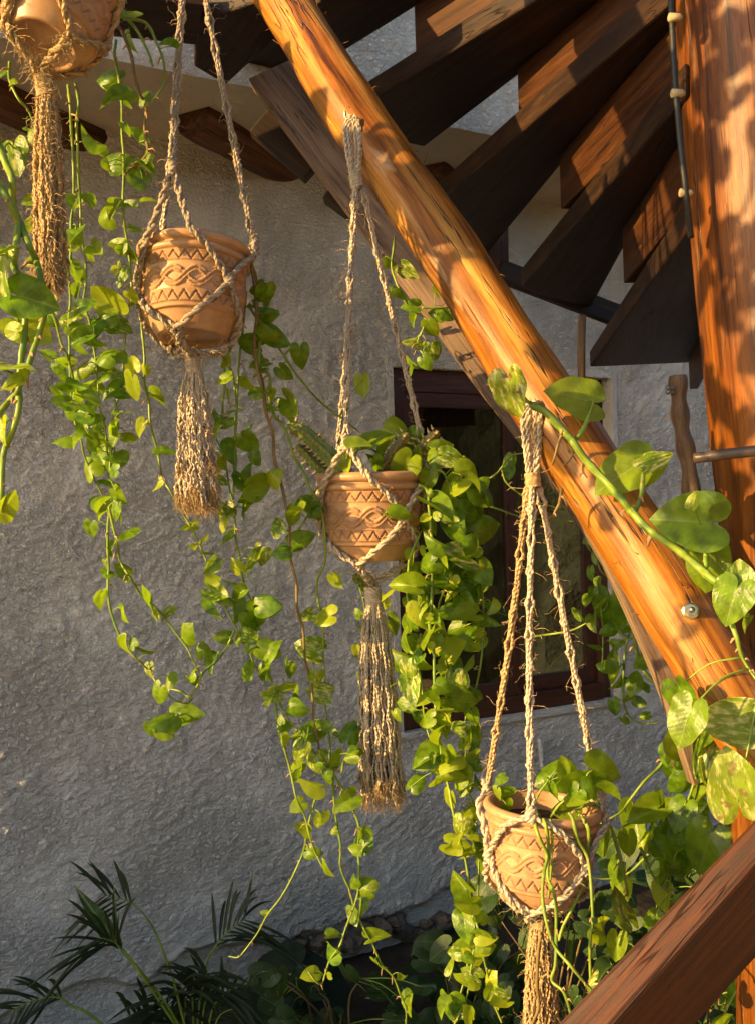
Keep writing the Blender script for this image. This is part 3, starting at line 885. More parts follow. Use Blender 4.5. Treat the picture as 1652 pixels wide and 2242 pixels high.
# ------------------------------------------------------------------ macrame hangers
def cord(b, path, ns, rs, ro, pitch, m=0, knots=0.0, seed=0, seg=3):
    path = np.asarray(path, float)
    al = arclen(path); L = al[-1]
    n = max(6, int(L / .0065))
    s = np.linspace(0, L, n)
    path = np.stack([np.interp(s, al, path[:, k]) for k in range(3)], -1)
    T, N, B = frames(path)
    jit = fbm(s * 30 + seed, s * 0 + seed, 3, 5 + seed % 50) - .5
    for j in range(ns):
        ph = 2 * math.pi * j / ns + s / pitch * 2 * math.pi + seed
        r_ = np.full(n, ro); rr = np.full(n, rs)
        if knots:
            kb = np.exp(-(((s + seed * .013) % knots - knots / 2) / (knots * .14)) ** 2)
            r_ = ro * (.72 + .75 * kb); rr = rs * (.95 + .22 * kb)
            ph = ph + kb * 1.1 * (1 if j % 2 else -1)
        r_ = r_ * (1 + .5 * jit)
        pts = path + N * (np.cos(ph) * r_)[:, None] + B * (np.sin(ph) * r_ * .8)[:, None]
        pts = pts + rng.standard_normal(pts.shape) * rs * .16
        b.tube(pts, rr * (1 + .12 * rng.standard_normal(n)), 6, m, True, 0, seed + j)
def fibres(b, path, count, spread, seed, lmin=.010, lmax=.032):
    path = np.asarray(path); T, N, B = frames(path)
    for k in range(count):
        i = random.randrange(len(path)); a = random.uniform(0, 6.28)
        nn = N[i] * math.cos(a) + B[i] * math.sin(a)
        st = path[i] + nn * spread * random.uniform(.4, 1.0) + T[i] * random.uniform(-.01, .01)
        L = random.uniform(lmin, lmax) * random.choice([.5, .7, 1, 1])
        d = unit(nn + T[i] * random.uniform(-1.2, 1.2) + rng.standard_normal(3) * .4)
        c1 = st + d * L * .4; c2 = c1 + unit(d + rng.standard_normal(3) * .6 + np.array([0, 0, -.3])) * L * .4; c3 = c2 + unit(d + rng.standard_normal(3) * .8 + np.array([0, 0, -.4])) * L * .3
        b.tube([st, c1, c2, c3], [.0005, .00048, .0004, .00024], 3, 0, False, 0, seed + k)
def wrap(b, p, q, r, turns, rs, seed=0):
    p, q = np.asarray(p), np.asarray(q); ax = unit(q - p)
    x = unit(np.cross(ax, [.2, 1, .1])); y = np.cross(ax, x)
    n = turns * 14
    pts = [p + (q - p) * k / n + (x * math.cos(2 * math.pi * k / 14) + y * math.sin(2 * math.pi * k / 14)) * (r + .0006 * math.sin(k * .37)) for k in range(n + 1)]
    b.tube(pts, rs, 6, 0, True, 0, seed)
def hanger(p, top, wrp, arms, ez, tw, tend, tw0, tw1, mat, tmat, label, fuzz, loop=None, node_z=.50, ntas=120, armr=(.0029, .0042)):
    hr = root('macrame_hanger', tend, label, 'plant hanger', 'knotted jute plant hangers')
    fz = MB()
    W = np.asarray(wrp[1])
    if loop is not None:
        b = MB()
        lp = [np.asarray(loop) + d for d in (np.array([0, 0, 0]),)]
        wt = np.asarray(wrp[0])
        for k in range(4):                            # cords thrown over the nail and drawn together below
            x0 = .0045 + .0036 * k; up = .004 + .0032 * k
            q_ = [wt - CR * x0 * .5, wt * .5 + lp[0] * .5 - CR * x0 * .95 - CF * .004 * (k % 2), lp[0] - CR * x0 - CU * .012, lp[0] - CR * x0 * .55 + CU * up * .7, lp[0] + CU * up,
                  lp[0] + CR * x0 * .55 + CU * up * .7, lp[0] + CR * x0 - CU * .012, wt * .5 + lp[0] * .5 + CR * x0 * .95 + CF * .003 * (k % 2), wt + CR * x0 * .5]
            cord(b, spline(q_, 6), 2, .0024, .0020, .028, 0, 0, 11 * k)
        b.build('hanging_loop', M[mat], hr)
        fibres(fz, spline([lp[0], wrp[0]], 12), fuzz // 6, .012, 5)
        b = MB(); wrap(b, wrp[0], wrp[1], .0115, 11, .0021); cord(b, [wrp[0], (np.asarray(wrp[0]) + wrp[1]) / 2, wrp[1]], 4, .005, .005, .05)
        b.build('binding', M[tmat], hr)
    E, arm_paths = [], []
    for k, az in enumerate(arms):
        e = pl(p, az, .104, ez if k == 0 else min(ez, 1.16))
        E.append(e)
        b = MB(); cord(b, spline([e + CU * .016, e + unit(e - p.o) * .002, e - CU * .010], 5), 5, .0038, .0056, .03, 0, 0, 5 + k); b.build('knot', M[mat], hr)
        st = W + (p.x * math.sin(math.radians(az)) - p.y * math.cos(math.radians(az))) * .010
        mid = st * .5 + e * .5 + CR * .004 * (k - 1) + np.array([0, 0, -.004])
        path = spline([st, mid, e], 26)
        b = MB(); cord(b, path, 5, armr[0] * .84, armr[1] * 1.05, .30, 0, .052, 17 * k + 3)
        b.build('arm', M[mat if k != 2 else tmat], hr)
        fibres(fz, path, int(fuzz * .8), .010, 100 * k)
        arm_paths.append(path)
    nodes = []
    A3 = sorted(arms)
    for k in range(3):
        a0, a1 = A3[k], A3[(k + 1) % 3] + (360 if k == 2 else 0)
        nodes.append(((a0 + a1) / 2, a0, a1))
    ei = {az: E[arms.index(az)] for az in arms}
    G = p.o - p.s * p.z * .030 * 1.0
    G = G * .5 + np.asarray(tw[0]) * .5
    lows = {}
    for az in arms:
        lows[az] = pl(p, az, .064, -.02)
    for (az, a0, a1) in nodes:
        nd = pl(p, az, .0955, node_z)
        for a in (a0, a1):
            key = a if a in ei else a - 360
            sgn = az - a
            e = ei[key]
            zz_ = ((e - p.o) @ p.z) / PH_ / p.s
            pts = [e]
            if zz_ > 1.02:
                pts += [pl(p, a + sgn * .30, .1085, 1.0)]
            pts += [pl(p, a + sgn * .42, .1075, .90), pl(p, a + sgn * .66, .0985, .76), pl(p, a + sgn * .88, .0965, .60), nd]
            b = MB(); pp = spline(pts, 6); cord(b, pp, 2, .0036, .0036, .05, 0, 0, int(az + a) % 90); b.build('cradle_cord', M[mat], hr)
            fibres(fz, pp, fuzz // 5, .006, 7, .006, .02)
            lw = lows[key]
            pts = [nd, pl(p, az - sgn * .18, .093, .34), pl(p, az - sgn * .5, .087, .16), pl(p, az - sgn * .85, .072, .02), lw]
            b = MB(); pp = spline(pts, 6); cord(b, pp, 2, .0036, .0036, .05, 0, 0, int(az * 2 + a) % 90); b.build('cradle_cord', M[mat], hr)
            fibres(fz, pp, fuzz // 5, .006, 9, .006, .02)
        b = MB(); kn = [nd + (p.z * .012), nd + unit(nd - p.o) * .003, nd - p.z * .012]
        cord(b, spline(kn, 5), 4, .0038, .0050, .03, 0, 0, 5); b.build('knot', M[mat], hr)
    b = MB()
    for az in arms:
        pp = spline([lows[az], pl(p, az, .045, -.13), G + (lows[az] - p.o) * .12, np.asarray(tw[0])], 6)
        cord(b, pp, 4, .0034, .0058, .05, 0, .03, int(az) % 50)
        fibres(fz, pp, fuzz // 2, .010, 13)
    b.build('gathered_knot', M[mat], hr)
    b = MB(); wrap(b, tw[0], tw[1], tw0 * .5, 12, .0021, 3); cord(b, [tw[0], (np.asarray(tw[0]) + tw[1]) / 2, tw[1]], 5, .006, tw0 * .26, .06)
    b.build('binding', M[tmat], hr)
    # tassel: many loose twisted strands
    b = MB(); a = np.asarray(tw[1]); e = np.asarray(tend); L = np.linalg.norm(e - a)
    for k in range(ntas):
        th = random.uniform(0, 6.28); rr = math.sqrt(random.random())
        st = a + (CR * math.cos(th) + CF * math.sin(th)) * tw0 * .45 * rr + CU * .012
        l = L * random.uniform(.88, 1.03) * (1 if random.random() > .12 else .75)
        en = a + unit(e - a) * l + (CR * math.cos(th) + CF * math.sin(th)) * tw1 * .5 * rr
        pts = []
        w1, w2, f1 = random.uniform(0, 6), random.uniform(0, 6), random.uniform(5, 9)
        for j in range(19):
            t_ = j / 18
            bl = math.sin(min(1, t_ * 2.2) * math.pi / 2) * .55 + t_ * .45
            q = st + unit(e - a) * l * t_ + (CR * math.cos(th) + CF * math.sin(th)) * rr * (tw1 * .5 - tw0 * .45) * bl
            q = q + CR * .0036 * t_ ** .5 * math.sin(f1 * t_ * 6 + w1) + CF * .0036 * t_ ** .5 * math.cos(f1 * t_ * 5 + w2) + rng.standard_normal(3) * .0006
            pts.append(q)
        cord(b, pts, 2, .0014, .0011, .010, 0, 0, k)
        fr = pts[-1]
        for j in range(9):
            d = unit(unit(e - a) + rng.standard_normal(3) * .45)
            fz.tube([fr - unit(e - a) * .01, fr + d * .009, fr + d * random.uniform(.014, .03)], [.0006, .0005, .0002], 3, 0, False, 0, j)
        if k % 2 == 0: fibres(fz, pts, max(4, fuzz // 9), .004, k, .008, .026)
    tag(b.build('tassel', M[tmat], hr), kind='stuff')
    tag(fz.build('fibres', M['jute_gold'], hr), kind='stuff')
    return arm_paths

hanger(POT1, None, (P(20, -420, 1.45), P(22, -415, 1.45)), [-58, 62, 182], 1.3, (P(97, 168, 1.43), P(103, 214, 1.432)), P(112, 632, 1.44), .026, .048, 'jute_gold', 'jute_gold',
       'frayed golden jute hanger with a heavy tassel at the top left corner', 240, node_z=.45)
hanger(POT2, None, (P(416, -150, 1.68), P(416, -120, 1.68)), [-12, 108, -132], 1.62, (P(421, 772, 1.665), P(424, 818, 1.667)), P(432, 1118, 1.675), .023, .072, 'jute_grey', 'jute',
       'weathered grey jute hanger whose tassel ends above the bare wall', 70)
hanger(POT3, None, (P(777, 383, 1.875), P(783, 412, 1.875)), [-23, 97, -143], 1.30, (P(815, 1284, 1.862), P(818, 1322, 1.864)), P(833, 1752, 1.88), .030, .092, 'jute', 'jute',
       'pale jute hanger nailed to the log, its long tassel hanging in front of the wall', 70, loop=P(771, 268, 1.885))
hanger(POT4, None, (P(1164, 1036, 1.60), P(1166, 1066, 1.60)), [-20, 100, -122], 1.02, (P(1180, 1996, 1.61), P(1184, 2024, 1.61)), P(1183, 2330, 1.64), .034, .062, 'jute', 'jute_gold',
       'hairy jute hanger with three long arms in front of the dark window', 110, loop=P(1162, 893, 1.59))

# ------------------------------------------------------------------ spiny succulents in the third pot
def succulent(tile, pts, d, label, tip, r=.0125):
    path = spline([P(*ZT(tile, x, y), d) for x, y in pts], 12)
    o = root('spiny_succulent', path[0], label, 'succulent', 'spiny succulents in one pot')
    T, N, B = frames(path); al = arclen(path); n = 16
    V, Wc = [], []
    for i in range(len(path)):
        f = i / (len(path) - 1)
        rr = r * (1 - .25 * f) * (1 if f < .93 else .62)
        for j in range(n):
            th = 2 * math.pi * j / n
            k = rr * (1 + .34 * math.cos(4 * th) + .20 * math.cos(4 * th) * math.cos(al[i] / .0115 * 6.28 - 3.1))
            V.append(path[i] + (N[i] * math.cos(th) + B[i] * math.sin(th)) * k); Wc.append((th, al[i], f))
    F = [(i * n + j, i * n + (j + 1) % n, (i + 1) * n + (j + 1) % n, (i + 1) * n + j) for i in range(len(path) - 1) for j in range(n)] + [tuple((len(path) - 1) * n + j for j in range(n))]
    b = MB(); b.add(V, F, np.array(V)); b.build('stem', M['cactus_tip' if tip else 'cactus'], o)
    b = MB()
    for q in range(4):
        s = .006
        while s < al[-1]:
            i = int(np.interp(s, al, range(len(path)))); th = q * math.pi / 2
            nn = N[i] * math.cos(th) + B[i] * math.sin(th); st = path[i] + nn * r * 1.0
            b.tube([st, st + nn * .005 + T[i] * .001, st + nn * .0105 + T[i] * .004], [.0034, .0017, .0003], 5, 0, False)
            s += .0115
    tag(b.build('thorns', M['thorn'], o), kind='stuff')
succulent('f', [(540, 1350), (490, 1250), (420, 1180), (330, 1100), (225, 1048)], 1.83, 'longest spiny succulent stem leaning out left over the pot rim', False, .0135)
succulent('f', [(500, 1390), (455, 1330), (390, 1280), (345, 1225), (285, 1172)], 1.86, 'shorter spiny green stem below the longest leaning one', False, .0105)
succulent('f', [(520, 1380), (470, 1290), (430, 1200), (395, 1105)], 1.90, 'spiny stem standing upright just behind the longest leaning one', False, .010)
succulent('f', [(790, 1330), (830, 1260), (870, 1205), (910, 1150), (945, 1100)], 1.84, 'reddish tipped spiny stem in the middle of the pot leaves', True, .0105)
succulent('f', [(930, 1330), (990, 1240), (1060, 1155), (1130, 1092)], 1.85, 'reddish tipped spiny stem pointing up right among the leaves', True, .0105)

# ------------------------------------------------------------------ pothos leaves and vines
def leaf_mesh(name, width, fold, droop, curl, twist, mat, lobes=1.0, n=26, wave=.02):
    A = [0, 12, 25, 45, 70, 95, 120, 142, 160, 172, 180]
    R = [1.0, .86, .75, .62, .54, .51, .50, .46 * lobes + .02, .37 * lobes, .22 * lobes, .05]
    ang = np.linspace(-180, 180, n * 2 + 1)[:-1]
    r = np.interp(np.abs(ang), A, R)
    V = [(0, 0, 0)]
    rings = (.3, .62, .86, 1.0)
    for k in rings:
        for a, q in zip(ang, r):
            t_ = math.radians(a)
            V.append((math.sin(t_) * q * k * width, math.cos(t_) * q * k, 0))
    V = np.array(V)
    x, y = V[:, 0].copy(), V[:, 1].copy()
    z = fold * np.abs(x) * 1.1 - droop * np.clip(y, -.4, 2) ** 2 - curl * x ** 2 * 2.2 + wave * np.sin(y * 9 + x * 6) * np.abs(x) * 2
    z += twist * x * y
    V[:, 2] = z
    m = len(ang)
    F = [(0, 1 + j, 1 + (j + 1) % m) for j in range(m)]
    for k in range(len(rings) - 1):
        F += [(1 + k * m + j, 1 + (k + 1) * m + j, 1 + (k + 1) * m + (j + 1) % m, 1 + k * m + (j + 1) % m) for j in range(m)]
    me = bpy.data.meshes.new(name)
    me.from_pydata(V.tolist(), [], F)
    me.polygons.foreach_set('use_smooth', np.ones(len(F), bool))
    me.materials.append(mat); me.update()
    return me
LV = [leaf_mesh('pothos_leaf_blade', w, f, d, c, t_, M['leaf'], lo, 13) for (w, f, d, c, t_, lo) in
      ((1.0, .25, .18, .15, .1, 1.0), (.92, .55, .25, .1, -.2, 1.05), (1.08, .12, .32, .25, .2, 1.0), (.88, .8, .15, .0, .1, 1.1), (1.0, .35, .45, .3, -.3, .95), (1.05, -.15, .2, .4, .15, 1.0), (.82, .9, .5, -.3, .4, 1.1), (1.12, .05, .6, .5, -.4, .9), (.95, .6, -.2, .2, .3, 1.05))]
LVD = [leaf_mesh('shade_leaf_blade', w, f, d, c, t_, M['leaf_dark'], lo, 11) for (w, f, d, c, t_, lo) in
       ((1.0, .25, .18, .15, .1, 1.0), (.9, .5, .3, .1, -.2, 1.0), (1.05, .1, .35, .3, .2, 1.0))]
LBIG = [leaf_mesh('large_pothos_blade', w, f, d, c, t_, M['leaf'], lo, 22, .04) for (w, f, d, c, t_, lo) in
        ((1.0, .22, .14, .12, .1, 1.0), (1.1, .4, .22, .18, -.15, 1.05), (.95, .6, .2, .1, .2, 1.1))]

def img_dir(a):
    a = math.radians(a)
    return CR * math.cos(a) - CU * math.sin(a)
class Plant:
    def __init__(s, name, loc, label, cat='plant', group=None):
        s.r = root(name, loc, label, cat, group)
        s.px, s.pt, s.nl = [], [], 0
    def stem(s, tile, txt, d0, d1, r0=.0024, r1=.0016, brown=False, dark=False):
        q = [tuple(float(t_) for t_ in w.split(',')) for w in txt.split()]
        if tile: q = [ZT(tile if isinstance(tile, str) else tile, *w) for w in q]
        n = len(q); wig = [random.uniform(-.012, .012) for _ in q]
        pts = [P(u, v, d0 + (d1 - d0) * k / max(1, n - 1) + wig[k]) for k, (u, v) in enumerate(q)]
        path = spline(pts, 8)
        m = len(path)
        b = MB()
        rad = np.linspace(r0, r1, m)
        al = arclen(path)
        rad = rad * (1 + .22 * np.exp(-((al % .05 - .025) / .004) ** 2))
        b.tube(path, rad, 7, 1 if brown else 0, True, 0, random.randrange(40))
        T, N, B = frames(path)
        k = 3
        while k < m - 2:                              # nodes with stubby aerial roots
            a = random.uniform(0, 6.28); nn = N[k] * math.cos(a) + B[k] * math.sin(a)
            if random.random() < .75:
                L = random.choice([.004, .006, .009, .016])
                b.tube([path[k], path[k] + nn * L * .6, path[k] + nn * L + np.array([0, 0, -L * .5])], [rad[k] * .8, rad[k] * .6, rad[k] * .3], 5, 2, True, 0, k)
            k += random.randint(4, 8)
        o = b.build('stem', [M['stem'], M['stem_brown'], M['root']], s.r)
        for p in path:
            c = p - CAM
            dd = c @ CF
            s.px.append((CX + (c @ CR) / dd * FPX, CY - (c @ CU) / dd * FPX)); s.pt.append(p)
        return path
    def leaf(s, u, v, ln, ang, flags='', d=None, meshes=None, petiole=True, face=None):
        if ang is None: ang = random.gauss(90, 55)
        near = None
        tip = img_dir(ang)
        if s.px:
            px = np.array(s.px)
            j_u = u - math.cos(math.radians(ang)) * ln * .3; j_v = v - math.sin(math.radians(ang)) * ln * .3
            k = int(np.argmin((px[:, 0] - j_u) ** 2 + (px[:, 1] - j_v) ** 2 + np.where(px[:, 1] > j_v + ln * .3, 400, 0)))
            near = s.pt[k]
            if d is None: d = (near - CAM) @ CF + random.gauss(-.005, .022)
        beta = random.gauss(0, .38)
        if 'F' in flags: beta *= .3
        T = unit(tip * math.cos(beta) + CF * math.sin(beta))
        L = ln * .82 / FPX * d / max(.55, math.cos(beta))
        if face is None:
            face = -CF * .65 + SUN * random.uniform(.3, 1.4) + np.array([0, 0, random.uniform(-.1, .5)]) + rng.standard_normal(3) * (.18 if 'F' in flags else .42)
        N = unit(face - T * (face @ T))
        if random.random() < .14 and 'F' not in flags: N = unit(N * .35 + np.cross(T, N) * random.choice([-1, 1]))
        X = np.cross(T, N)
        c = P(u, v, d)
        o_ = c - T * L * .36
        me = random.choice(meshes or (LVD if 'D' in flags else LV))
        m4 = Matrix(((X[0] * L, T[0] * L, N[0] * L, o_[0]), (X[1] * L, T[1] * L, N[1] * L, o_[1]), (X[2] * L, T[2] * L, N[2] * L, o_[2]), (0, 0, 0, 1)))
        lf = link('leaf', me, s.r, m4)
        y = random.uniform(0, .42) ** 1.1
        vg = random.choice([0, .1, .25, .5])
        br = 0.0
        if 'y' in flags: y = random.uniform(.45, .85)
        if 'd' in flags: y, vg = random.uniform(0, .22), vg * .4
        if 'v' in flags: vg = random.uniform(.75, .95)
        if 'b' in flags: br = 1.0
        elif random.random() < .07: br = .7
        lf.color = (y, vg, br, 1)
        s.nl += 1
        if petiole and near is not None:
            dist = np.linalg.norm(near - o_)
            if dist < max(.11, 3.0 * L):
                mid = (near + o_) / 2 - T * L * .10 + np.array([0, 0, .15 * L])
                pr = max(.0008, min(.0016, L * .03))
                b = MB(); b.tube(spline([near, mid, o_], 3), [pr * 1.15 - pr * .3 * q / 6 for q in range(7)], 5, 0, True, 0, s.nl)
                b.build('petiole', M['stem'], s.r)
        return lf
    def leaves(s, tile, txt, sc_=1.0, **kw):
        for w in txt.split():
            q = w.split(',')
            u, v = ZT(tile, float(q[0]), float(q[1]))
            ang = None if len(q) < 4 or q[3] == '*' else float(q[3])
            s.leaf(u, v, float(q[2]) * ZS * sc_, ang, q[4] if len(q) > 4 else '', **kw)
    def begin(s): pass
    def fill(s, n, lo, hi, dv=(0, 9999), fl=('', 'y', '', 'v')):      # small leaves along every strand
        idx = [k for k in range(len(s.px)) if dv[0] < s.px[k][1] < dv[1] and -40 < s.px[k][0] < 1690]
        for k in random.sample(idx, min(n, len(idx))):
            u, v = s.px[k]; a = random.uniform(0, 6.28); ln = random.uniform(lo, hi)
            s.leaf(u + math.cos(a) * ln * .6, v + math.sin(a) * ln * .4, ln, math.degrees(a) * .5 + random.gauss(45, 40), random.choice(fl))
    def finish(s): pass

# ---- plant of the topmost pot
random.seed(21)
p = Plant('pothos_plant', P(140, 40, 1.45), 'pothos trailing long leafy strands from the topmost pot down the left wall')
p.begin()
p.stem('a', '690,-20 760,100 830,190 900,330 920,400', 1.55, 1.58, .0034)
p.stem('a', '690,90 770,110 880,140 940,250 985,370 985,500 920,610', 1.55, 1.60, .003)
p.stem('a', '690,130 740,200 790,330 810,450 840,560 880,640 870,760 890,900 875,940 830,985 790,1010 750,1050', 1.57, 1.60, .003, .002, True)
p.stem('a', '700,240 690,330 705,410 720,500 735,640 735,800 745,930 745,1060 740,1200 745,1300 760,1420 780,1560 787,1640 792,1750 770,1880 755,2020 745,2160 735,2300 710,2400 680,2500 665,2600 668,2700 660,2840', 1.57, 1.66)
p.stem('a', '410,510 425,640 430,760 440,900 445,1060 445,1200 430,1330 430,1480 420,1600 415,1640 425,1800 415,1930 420,2060 420,2180 430,2350 440,2460 460,2560 490,2650 510,2740 560,2860 600,2940 640,3030 655,3090', 1.51, 1.68)
p.stem('a', '455,500 475,620 462,740 470,900 475,1080 485,1230 490,1400 515,1560 518,1700 505,1820 540,1930 560,2060 580,2180 590,2300 600,2440 625,2540 640,2640 648,2750 655,2880', 1.51, 1.66)
p.stem('a', '60,370 60,480 110,590 170,660 210,760 240,900', 1.52, 1.55)
p.stem('e', '300,330 340,440 370,560 410,640 440,760 480,900 560,1010', 1.55, 1.63)
p.stem('e', '690,900 710,1000 700,1080 660,1150', 1.61, 1.66)
p.stem('g', '660,60 650,170 650,300 655,400 650,520 655,600 675,690 710,790 760,880 820,950 900,1030 950,1110 1010,1170 1070,1210 1130,1220 1160,1190', 1.65, 1.72)
p.stem('g', '655,40 680,150 705,260 725,370 780,460 850,570 930,640 1000,720 1060,800 1120,880 1160,960 1195,1025', 1.65, 1.74)
p.stem('g', '1215,1030 1195,1100 1140,1180 1090,1150 1000,1130', 1.71, 1.74, .0018)
p.stem('g', '1080,1290 1000,1360 940,1355 915,1335', 1.71, 1.74, .0016, .0008)
p.leaves('a', '650,460,170,190,d 710,560,170,215,d 690,598,160,175,d 875,580,115,-85,d 555,840,170,200 810,820,145,-130,d 720,970,150,-20 655,1000,70,100 820,1050,145,215,d 895,990,115,60,d '
 '610,1295,155,190 700,1200,80,0,y 795,1245,95,0 895,1205,90,-20 545,1195,105,60 590,1505,115,40 455,1220,105,90 190,1215,115,170 180,1590,95,180 190,1360,115,160 430,1410,145,120 460,1440,115,-40 '
 '700,1470,125,200 725,1500,95,120 830,1370,100,10 800,1500,105,30,d 460,1620,135,60,d 185,720,65,* 172,765,55,* 190,820,95,90 15,445,65,* 75,505,60,190,y 795,250,125,80,d 1010,265,95,200,d 815,110,115,0 720,1630,95,*,y')
p.leaves('e', '470,145,125,60,d 730,170,125,120,d 460,250,85 520,330,125 650,310,240,225,yF 570,450,125,90,d 720,450,155,20,v 640,420,115,180 400,440,125,190 470,460,135,0 490,530,145,* 490,580,125,60,d 280,625,105,-140 '
 '690,600,135,10,d 620,640,135,180,d 470,720,135,150 630,715,105,* 355,720,105 620,760,100 440,810,125,*,d 670,845,135,150 370,920,155,175 510,840,140,-80 540,890,145,20 740,870,95,20,d 500,970,155,200 720,975,95,190,d '
 '560,1040,135,*,d 380,1115,155,190 590,1130,165,-100 700,1130,110,*,d 780,1115,115,-10 460,1150,95 535,1300,145,-120 650,1250,155,130,d 640,1420,125,190 720,1480,115,60,d 625,1510,125,-60 700,1570,125,*,d 370,860,95 660,1050,85 '
 '790,300,75 430,400,105 310,430,95 580,560,110 400,640,90 560,700,110,*,d 700,780,90 450,870,100,*,d 600,830,90 520,1090,110 650,1180,120,*,d 420,990,95 560,960,110,*,d 680,1330,90 610,1250,100')
p.leaves('g', '610,90,95,150 545,180,115,100 780,230,135,150,d 655,420,105,-150 735,420,110,-140 600,585,115,120 905,550,115,-90,d 750,690,110,90,d 1015,695,85,150,v 1095,810,95,-80 755,870,110,100 845,915,115,200,d '
 '1220,900,105,-100,d 900,1020,85 1010,1090,95 950,1170,135,110 1140,1050,85 1150,1100,95,*,d 1130,1290,190,-10,dF 985,1315,130,170,d 620,20,115,-30 700,60,120,*,d 720,130,80,*,b')
p.fill(28, 14, 40, (250, 1600))
p.finish()

# ---- plant of the tilted pot
random.seed(22)
p = Plant('pothos_plant', P(440, 600, 1.68), 'pothos trailing from the tilted pot in long loose strands across the bare wall')
p.begin()
p.stem('e', '830,150 838,230 845,330 855,480 870,640 870,800 895,900 905,1040 940,1180 960,1280 975,1370 1020,1440 1060,1510 1110,1600 1160,1690 1210,1790 1250,1890 1290,1970 1330,2080 1360,2160 1400,2240 1480,2370 1540,2510 1610,2620', 1.72, 1.78)
p.stem('e', '1480,250 1460,480 1440,640 1430,800 1425,950 1410,1090 1420,1250 1410,1380', 1.76, 1.78)
p.stem('e', '1450,350 1430,420 1395,560 1370,660 1400,760 1420,900 1420,1050 1400,1200 1410,1350 1400,1500 1412,1600 1420,1740 1440,1840 1460,1980 1490,2060 1520,2140 1530,2260 1560,2380 1612,2530 1652,2650 1702,2760 1772,2870 1832,2960 1902,3040 1962,3100', 1.74, 1.80)
p.stem('e', '1330,590 1355,760 1340,900 1335,1000 1290,1100 1330,1200 1360,1300 1380,1430 1410,1550', 1.72, 1.76)
p.stem('e', '1500,60 1515,100 1535,250 1545,400 1530,560 1545,700 1580,850 1600,980 1640,1100 1650,1260 1690,1400 1720,1550 1742,1652 1742,1830 1780,2000 1787,2150 1822,2290 1832,2450 1867,2590 1882,2730 1887,2840 1912,2950 1925,3100', 1.70, 1.82, .0036, .002, True)
p.stem('f', '20,300 60,430 60,560 60,700 120,760 120,900 150,1000 190,1040 230,1120 265,1240 310,1310 360,1430 420,1530 450,1700 448,1880 405,1980 410,2100 440,2260 440,2440 450,2580 455,2760 475,2920 480,3060', 1.72, 1.86, .003, .002)
p.stem('f', '-10,330 60,430 130,520 190,610 260,720 330,810 400,890 480,960 545,1005 640,1080', 1.74, 1.88, .0028)
p.stem('f', '0,60 40,200 40,480 30,640 70,760 90,880 95,950', 1.72, 1.76, .0034, .002, True)
p.stem('f', '300,1530 370,1480 410,1420', 1.80, 1.84); p.stem('h', '250,330 270,220 330,120 380,50', 1.82, 1.84)
p.stem('g', '1410,780 1370,870 1310,960 1250,1010 1200,1060 1140,1060', 1.78, 1.72)
p.stem('k', '370,0 450,90 520,180 570,270 620,370 655,470 650,600 655,720 650,850 630,930 600,1010 570,1090 540,1180 480,1270 450,1360 430,1410 390,1390 350,1335', 1.80, 1.84)
p.stem('h', '150,1180 175,1380 210,1500 235,1590 260,1700 280,1790 330,1900 360,2020 400,2130 440,2210', 1.80, 1.82)
p.stem('k', '410,240 370,380 340,520 320,620 250,780 180,900 110,990 50,1100 0,1170 -30,1210 -70,1250 -125,1245', 1.82, 1.90, .0022, .0012)
p.stem('k', '480,0 490,120 500,230 515,400 545,580 545,710 600,850 630,960 680,1070 740,1180 790,1290 860,1370 900,1470 935,1560 935,1680', 1.82, 1.88)
p.leaves('e', '1490,800,105,60,y 1370,890,105,100,y 1375,660,95,-80,y 1320,1050,155,-75 1260,1000,105 1470,1090,135,-60,d 1410,1215,155,90,d 1500,1160,135,40,d 1510,1340,145,-90,d 1540,1400,135,-20 1490,1490,135,*,d '
 '1330,1560,135,-140,v 1340,1280,105,*,y 1440,1370,130,220,d 1380,1055,85,0 1260,1260,90 1470,1570,110,* 1590,270,125,*,d 1560,240,100,*,d 1610,380,135,0,d 1500,550,155,200,d 1610,540,160,20,d 1640,880,70,*,y 1300,1330,85,*,y '
 '800,680,120,-110,y 800,830,155,100,y 945,885,115,30 850,1075,115,120,y 995,1220,135,-10 950,1410,85,90,y 1105,1480,95,*,y 1430,1420,110,* 1530,1250,100,*,d 1400,960,80,*')
p.leaves('g', '1130,155,120,180,y 1270,325,120,0 1265,400,125,*,v 1275,470,95,200,y 1310,555,155,20,v 1395,500,130,20,d 1290,640,135,*,d 1410,670,155,* 1340,825,105,190 1480,815,155,110,v 1545,700,155,80,d 1605,640,145,0,d '
 '1550,350,145,-60,v 1470,400,125,* 1335,60,145,-140,v 1345,150,105,*,y 1350,230,125,150 1490,20,115,*,d 1620,910,155,*,d 1500,890,95,*,v 1510,1040,115,120 1600,1040,115,*,d 1630,1160,135,180,v 1280,980,105,* 1440,560,110,*,d 1370,600,110,* 1520,800,110,*')
p.leaves('h', '165,155,115,-120,v 325,240,165,-20,F 190,315,105,180 270,90,125,150 320,50,115,-60,v 380,70,85,* 120,640,160,0,d 45,700,155,*,d 435,700,160,170,y 130,900,145,-70 20,820,105,*,v 210,1020,125,*,d 100,1040,115,* 340,890,180,195,v '
 '145,1155,145,200,v 250,1190,105,*,d 410,1155,160,190,vF 280,1260,115,*,d 195,1450,95,*,y 215,1350,85,*,d 430,1380,170,-20 320,1440,135,110 300,1510,125,*,v 605,1390,135,-70 545,1560,135,-80 600,1540,95,*,d 400,1560,135,*,v 50,340,135,110,v 510,1420,65,*')
